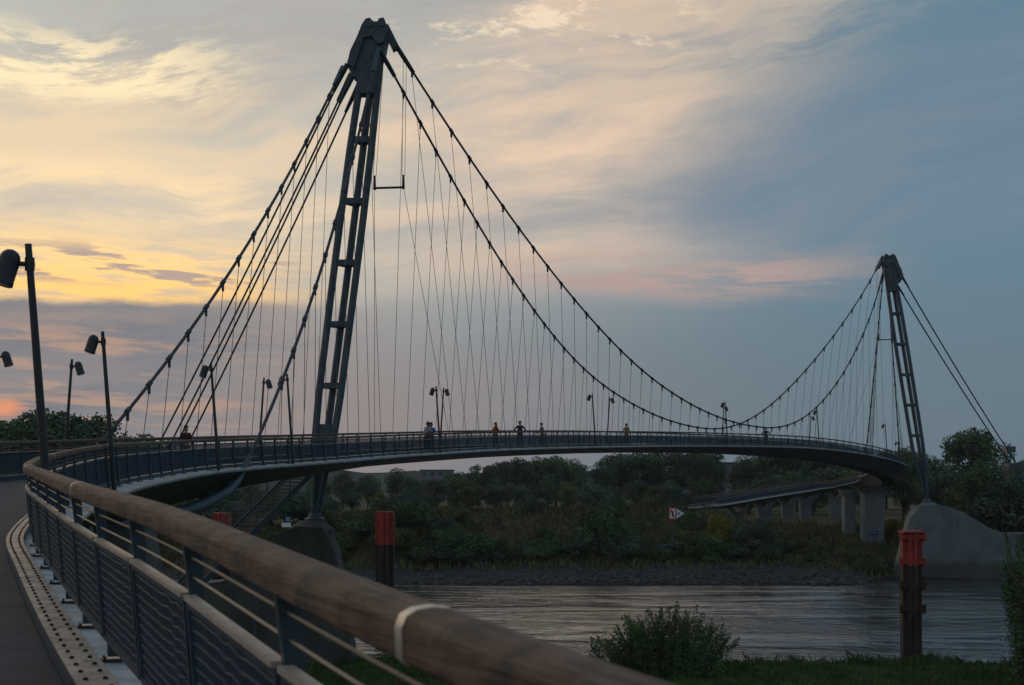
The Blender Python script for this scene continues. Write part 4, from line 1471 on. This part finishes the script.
def tree_kit(H, Rr, base, nblob, nleaf, lsize, shape, mat, seed):
    rg = np.random.default_rng(seed)
    pts, blobs = crown_points(H, Rr, base, nblob, nleaf, shape, rg)
    v, f = leaf_cloud(pts, lsize, .62, rg=rg)
    crown = mesh_np('crown', v, f, mat)
    mb = MB()
    r0 = .022 * H + .05
    top = base + (H - base) * .6
    wob = lambda: rg.uniform(-.12, .12)
    mb.tube([(0, 0, -.8), (0, 0, .3), (wob(), wob(), base), (wob() * 2, wob() * 2, top)], [r0 * 1.35, r0, r0 * .75, r0 * .25], 8)
    for i in range(min(9, len(blobs))):
        bx, by, bz, br = blobs[i]
        s0_ = rg.uniform(.55, .95)
        mb.tube([(0, 0, base * s0_ + .2), (bx * .45, by * .45, base + (bz - base) * .45), (bx * .95, by * .95, bz)], [r0 * .45, r0 * .3, r0 * .1], 6)
    trunk = mb.mesh('trunk', M['bark'], True)
    return trunk, crown

KITS = {
    'oak': [tree_kit(13, 5.4, 3.0, 52, 8000, .20, 'round', M['leaf_dark'], 11 + i) for i in range(3)],
    'tall': [tree_kit(16, 4.6, 3.2, 54, 8000, .20, 'tall', M['leaf_dark'], 31 + i) for i in range(2)],
    'willow': [tree_kit(8.5, 4.2, 1.2, 40, 6500, .16, 'round', M['leaf_blue'], 51 + i) for i in range(3)],
    'olive': [tree_kit(9, 4.0, 1.6, 38, 6500, .17, 'wide', M['leaf_olive'], 71 + i) for i in range(2)],
}
def tree(kind, x, y, H, label, group=None, wide=1.0, name='tree', var=None):
    ks = KITS[kind]
    tr, cr = ks[(var if var is not None else random.randrange(len(ks)))]
    H0 = {'oak': 13, 'tall': 16, 'willow': 8.5, 'olive': 9}[kind]
    k = H / H0
    root = thing(name, label, 'tree', (x, y, ground_z(x, y) - .1), group, random.uniform(0, 6.28))
    root.scale = (k * wide, k * wide, k)
    for n_, me in (('trunk', tr), ('crown', cr)):
        o = bpy.data.objects.new(n_, me)
        o.parent = root
        COL.objects.link(o)
    return root
def by_px(u, Y): return (u - 512) / F_PX * Y
def need_h(v, x, Y): return (HORIZON - v) / F_PX * Y - ground_z(x, Y)

# the wooded belt across the river: outline heights read off the photograph, depth from the meadow's far edge
BACK = [(318, 474, 'oak'), (343, 471, 'oak'), (368, 474, 'oak'), (396, 466, 'tall'), (412, 476, 'oak'), (436, 478, 'oak'), (458, 471, 'oak'), (478, 463, 'tall'), (496, 461, 'oak'), (515, 456, 'oak'), (536, 452, 'tall'), (556, 454, 'oak'), (573, 459, 'oak'),
        (604, 458, 'tall'), (622, 452, 'oak'), (640, 450, 'oak'), (660, 447, 'oak'), (678, 443, 'tall'), (697, 440, 'tall'), (710, 447, 'oak'),
        (745, 456, 'oak'), (762, 452, 'oak'), (783, 443, 'oak'), (797, 440, 'tall'), (815, 447, 'oak'), (832, 443, 'oak'), (850, 447, 'oak'), (868, 450, 'oak'), (886, 449, 'oak'), (908, 441, 'tall'), (925, 452, 'oak'), (943, 462, 'oak'), (1012, 462, 'oak'), (1035, 455, 'oak')]
for i, (u, v, kd) in enumerate(BACK):
    Y = random.uniform(318, 365)
    x = by_px(u, Y)
    tree(kd, x, Y, need_h(v, x, Y), 'dark broad-leaved tree in the wooded belt across the river', 'trees of the wooded belt across the river', random.uniform(.9, 1.2))
MID = [(330, 492), (352, 488), (380, 490), (404, 486), (430, 489), (455, 478), (470, 480), (500, 476), (522, 484), (548, 478), (568, 481), (590, 480), (612, 484), (636, 479), (655, 484), (668, 480), (684, 486), (702, 478), (716, 488), (748, 480), (770, 474), (790, 480), (905, 472), (925, 480), (945, 476)]
for i, (u, v) in enumerate(MID):
    Y = random.uniform(272, 306)
    x = by_px(u, Y)
    tree(['willow', 'oak', 'olive', 'willow'][i % 4], x, Y, need_h(v, x, Y), 'rounded lower tree in front of the wooded belt across the river', 'rounded trees before the wooded belt', random.uniform(.95, 1.25))
# trees by the right-hand anchor
for u, v, Y, kd, wd, lab in ((974, 425, 222, 'oak', 1.0, 'tallest round-crowned tree standing behind the cables of the right-hand anchor'), (950, 466, 214, 'willow', 1.2, 'grey-green bushy tree at the foot of the tallest round-crowned tree'), (984, 462, 190, 'oak', 1.0, 'dark bushy tree in front of the right-hand anchor'), (1009, 462, 187, 'willow', 1.0, 'low spreading tree below the service box of the anchor'), (968, 478, 205, 'olive', 1.25, 'wide olive-green bush tree behind the far foundation wall'), (936, 482, 225, 'oak', 1.0, 'dark tree between the distant mast and the tallest tree'), (903, 446, 232, 'tall', .8, 'open-crowned tree rising behind the far bend left of the distant mast'), (1030, 470, 212, 'olive', 1.1, 'olive tree at the right picture edge')):
    x = by_px(u, Y)
    tree(kd, x, Y, need_h(v, x, Y), lab.replace(' at the right picture edge', ' beyond the anchor next to the river'), None, wd)
# trees beyond the first bend
for u, v, Y, kd, lab in ((-6, 414, 190, 'oak', 'tree cut by the picture edge against the red sunset glow'), (38, 406, 186, 'oak', 'broad tree behind the nearest lamp pole'), (64, 409, 200, 'oak', 'dense tree between the two lamp posts of the first bend'), (92, 413, 192, 'oak', 'smaller tree ending the row behind the second lamp post'), (-45, 404, 195, 'tall', 'tall tree outside the row by the first bend'), (150, 432, 210, 'oak', 'tree whose top just clears the railing by the side cable'), (22, 420, 180, 'oak', 'low tree filling the row behind the nearest lamp pole'), (80, 422, 184, 'willow', 'low grey tree in front of the row by the first bend')):
    x = by_px(u, Y)
    tree(kd, x, Y, need_h(v, x, Y), lab, None, 1.15)
for u in range(120, 320, 22):
    Y = random.uniform(225, 300)
    x = by_px(u, Y)
    tree(random.choice(['oak', 'willow', 'olive']), x, Y, need_h(random.uniform(478, 490), x, Y), 'dim tree seen through the gap under the near deck', 'trees seen under the near deck', 1.2)

for u, v, kd in ((790, 470, 'oak'), (812, 468, 'willow'), (832, 466, 'oak'), (850, 470, 'olive'), (870, 466, 'oak'), (770, 482, 'willow'), (750, 484, 'olive')):
    Y = random.uniform(276, 300)
    x = by_px(u, Y)
    tree(kd, x, Y, need_h(v, x, Y), 'rounded lower tree in front of the wooded belt across the river', 'rounded trees before the wooded belt', 1.35)

for q in range(16):
    u = 112 + q * 14.5
    Y = random.uniform(196, 226)
    x = by_px(u, Y)
    tree(random.choice(['willow', 'olive', 'oak']), x, Y, need_h(random.uniform(488, 499), x, Y), 'dim tree seen through the gap under the near deck', 'trees seen under the near deck', 1.5)

# shrubs on the far bank
def shrub_kit(H, Rr, nleaf, ls, mat, seed):
    rg = np.random.default_rng(seed)
    pts, blobs = crown_points(H, Rr, .05, 26, nleaf, 'wide', rg)
    v, f = leaf_cloud(pts, ls, .5, rg=rg)
    mb = MB()
    for i in range(7):
        bx, by, bz, br = blobs[i]
        mb.tube([(bx * .1, by * .1, -.4), (bx * .5, by * .5, bz * .55), (bx, by, bz)], [.06, .045, .015], 5)
    return mb.mesh('stem', M['bark']), mesh_np('foliage', v, f, mat)
SK = [shrub_kit(3.2, 2.3, 4200, .10, M['leaf_green'], 91), shrub_kit(3.2, 2.5, 4200, .10, M['leaf_dark'], 92), shrub_kit(3.0, 2.2, 4200, .10, M['leaf_olive'], 93), shrub_kit(3.2, 2.4, 4200, .10, M['leaf_blue'], 94)]
SY = shrub_kit(3.2, 2.0, 4200, .10, M['leaf_yellow'], 95)
def shrub(kit, x, y, H, wd, label, group=None):
    k = H / 3.2
    root = thing('shrub', label, 'shrub', (x, y, ground_z(x, y) - .05), group, random.uniform(0, 6.28))
    root.scale = (k * wd, k * wd, k)
    for n_, me in zip(('stem', 'foliage'), kit):
        o = bpy.data.objects.new(n_, me); o.parent = root; COL.objects.link(o)
for i in range(74):
    u = random.uniform(318, 905)
    Y = random.choice((random.uniform(174.5, 180), random.uniform(176, 198)))
    if 780 < u < 890 and Y > 182: continue
    x = by_px(u, Y)
    H = random.uniform(1.6, 3.4) * (1.0 if u < 700 else .7)
    shrub(SK[i % 4], x, Y, H, random.uniform(1.0, 1.7), 'dense low shrub on the far bank above the shingle', 'shrubs along the far bank')
shrub(SK[1], by_px(604, 180), 180, 6.9, .80, 'big rounded dark bush standing above the others at mid far bank')
shrub(SK[1], by_px(590, 182), 182, 5.0, .9, 'bush growing against the big rounded dark bush')
shrub(SY, by_px(719, 181), 181, 5.2, .78, 'bush turning yellow and orange in front of the far ramp')
shrub(SK[3], by_px(753, 179), 179, 4.9, .95, 'blue-green willow bush beside the yellowing bush')
shrub(SK[2], by_px(690, 180), 180, 3.4, 1.2, 'low olive bush to the side of the yellowing bush')
shrub(SY, by_px(892, 196), 196, 3.0, 1.0, 'small yellowish bush beside the broad main pier')
for i, u in enumerate((345, 372, 410, 445, 480)):
    shrub(SK[i % 2], by_px(u, 179), 179, random.uniform(3.2, 4.2), 1.3, 'dense low shrub on the far bank above the shingle', 'shrubs along the far bank')

# willow bush on the near bank, upright leafy shoots
def willow_bush(cx, cy, Rx, Ry, H, nst, per, label, seed, lsz=.075):
    rg = np.random.default_rng(seed)
    z0 = ground_z(cx, cy) - .1
    root = thing('willow_bush', label, 'bush', (cx, cy, z0))
    pts = []
    mb = MB()
    for i in range(nst):
        a = rg.uniform(0, 2 * math.pi); r_ = math.sqrt(rg.uniform(0, 1))
        bx, by = Rx * .62 * r_ * math.cos(a), Ry * .62 * r_ * math.sin(a)
        hh = H * (1 - .42 * r_ ** 2) * (rg.uniform(.72, 1.04) if i % 15 else rg.uniform(1.0, 1.16))
        tx, ty = bx * 1.55 + rg.normal() * .25, by * 1.55 + rg.normal() * .25
        P0, P1, P2 = np.array([bx, by, 0]), np.array([bx * 1.15, by * 1.15, hh * .55]), np.array([tx, ty, hh])
        if i % 2 == 0:
            mb.tube([P0, P1, P2], [.03, .02, .006], 5)
        t = rg.uniform(.04, 1.0, per) ** .8
        q = ((1 - t) ** 2)[:, None] * P0 + (2 * t * (1 - t))[:, None] * P1 + (t ** 2)[:, None] * P2
        sp_ = (.34 * (1.08 - t))[:, None]
        pts.append(q + rg.normal(size=(per, 3)) * sp_ * np.array([1, 1, .7]))
    v, f = leaf_cloud(np.concatenate(pts), lsz, .38, rg=rg)
    st_ = mb.mesh('stem', M['bark'])
    for n_, me in (('stem', st_), ('foliage', mesh_np('foliage', v, f, M['leaf_green']))):
        o = bpy.data.objects.new(n_, me); o.parent = root; COL.objects.link(o)
    return root
willow_bush(by_px(668, 79), 79, 3.9, 2.5, 3.95, 230, 130, 'leafy willow bush on the near bank in front of the water', 201)
willow_bush(by_px(612, 80.5), 80.5, 1.7, 1.2, 2.5, 40, 80, 'small willow shoot clump at the edge of the leafy willow bush', 202)
willow_bush(by_px(1057, 78), 78, 3.2, 2.4, 11.6, 200, 150, 'tall willow reaching in from the picture edge over the water', 203, .10)

# grass of the near bank, reeds and herbs of the far bank
def blades(name, n, xr, yr, hr, mat, label, wdt=.02, cond=None, lean=.25):
    x = rng.uniform(*xr, n); y = rng.uniform(*yr, n)
    cl = np.sin(x * 1.3 + 2 * np.sin(y * .9)) * np.sin(y * 1.7 + np.sin(x * .7))
    hh = rng.uniform(*hr, n) * (.75 + .5 * np.clip(cl, -.6, 1))
    z = np.array([ground_z(a, b) for a, b in zip(x, y)]) - .03
    ok_ = z > WATER_Z + .12
    x, y, hh, z = x[ok_], y[ok_], hh[ok_], z[ok_]
    n = len(x)
    a = rng.uniform(0, 2 * math.pi, n)
    ca, sa_ = np.cos(a) * wdt, np.sin(a) * wdt
    lx, ly = rng.normal(size=n) * lean * hh, rng.normal(size=n) * lean * hh
    v = np.stack([np.stack([x - ca, y - sa_, z], 1), np.stack([x + ca, y + sa_, z], 1), np.stack([x + lx * .35 + ca * .7, y + ly * .35 + sa_ * .7, z + hh * .6], 1), np.stack([x + lx, y + ly, z + hh], 1)], 1).reshape(-1, 3)
    f = np.arange(n * 4).reshape(-1, 4)
    o = put(name, mesh_np(name, v, f, mat))
    return tag(o, label, name.split('_')[-1], kind='stuff')
blades('bank_grass', 60000, (-22, 36), (70, 93), (.12, .42), M['grass'], 'short green grass covering the near river bank', .022)
blades('shore_grass', 9000, (-10, 36), (88.5, 92.5), (.3, .75), M['grass'], 'taller grass fringe along the near waterline', .03)
blades('bank_weeds', 2600, (-12, 36), (78, 92.5), (.25, .85), M['reeds'], 'dry stems and weeds scattered through the bank grass', .018, lean=.4)
blades('meadow_reeds', 30000, (-62, 66), (175, 206), (.5, 1.3), M['reeds'], 'tall dry grass and herbs on the far bank', .06)
blades('meadow_herbs', 16000, (-62, 62), (171.5, 200), (.4, 1.1), M['leaf_olive'], 'dark herbs and brambles on the far bank', .14)

# stones along both shores
rg_ = np.random.default_rng(77)
bmi = bmesh.new(); bmesh.ops.create_icosphere(bmi, subdivisions=1, radius=1)
iv = np.array([v.co[:] for v in bmi.verts]); fi = np.array([[v.index for v in f.verts] for f in bmi.faces]); bmi.free()
vs, fs = [], []
for q in range(2600):
    x = rg_.uniform(-45, 75); y = 163.0 + abs(rg_.normal()) * 4.2 if q < 2350 else 90.5 + rg_.normal() * .8
    r_ = rg_.uniform(.10, .26) * (2.0 if rg_.uniform() < .06 else 1)
    z = ground_z(x, y)
    if z < WATER_Z - .25: continue
    vv = iv * (r_ * rg_.uniform(.6, 1.3, 3)) * (1 + .25 * rg_.normal(size=(len(iv), 1)) * .5)
    vs.append(vv + np.array([x, y, z + r_ * .2])); fs.append(fi + (len(vs) - 1) * len(iv))
M['stone'] = material('shore_stone', color=(.066, .067, .07), rough=.9, vary=.55, scale=1.1, coords='World')
so = put('shore_stones', mesh_np('shore_stones', np.concatenate(vs), np.concatenate(fs), M['stone']))
tag(so, 'grey stones scattered along the waterline', 'stones', kind='stuff')

# ------------------------------------------------------------------ evening air
hz_ = bpy.data.materials.new('evening_haze')
hz_.use_nodes = True
ht = hz_.node_tree
ht.nodes.clear()
pv = ht.nodes.new('ShaderNodeVolumePrincipled')
pv.inputs['Color'].default_value = (.80, .88, 1.0, 1)
pv.inputs['Density'].default_value = HAZE
pv.inputs['Anisotropy'].default_value = .2
ho = ht.nodes.new('ShaderNodeOutputMaterial')
ht.links.new(pv.outputs[0], ho.inputs['Volume'])
mb = MB(); mb.box((-1600, -420, -15), (1600, 1800, 40))
hb = put('haze', mb.mesh('haze', hz_))
tag(hb, 'thin bluish evening air over the river', 'haze', kind='stuff')
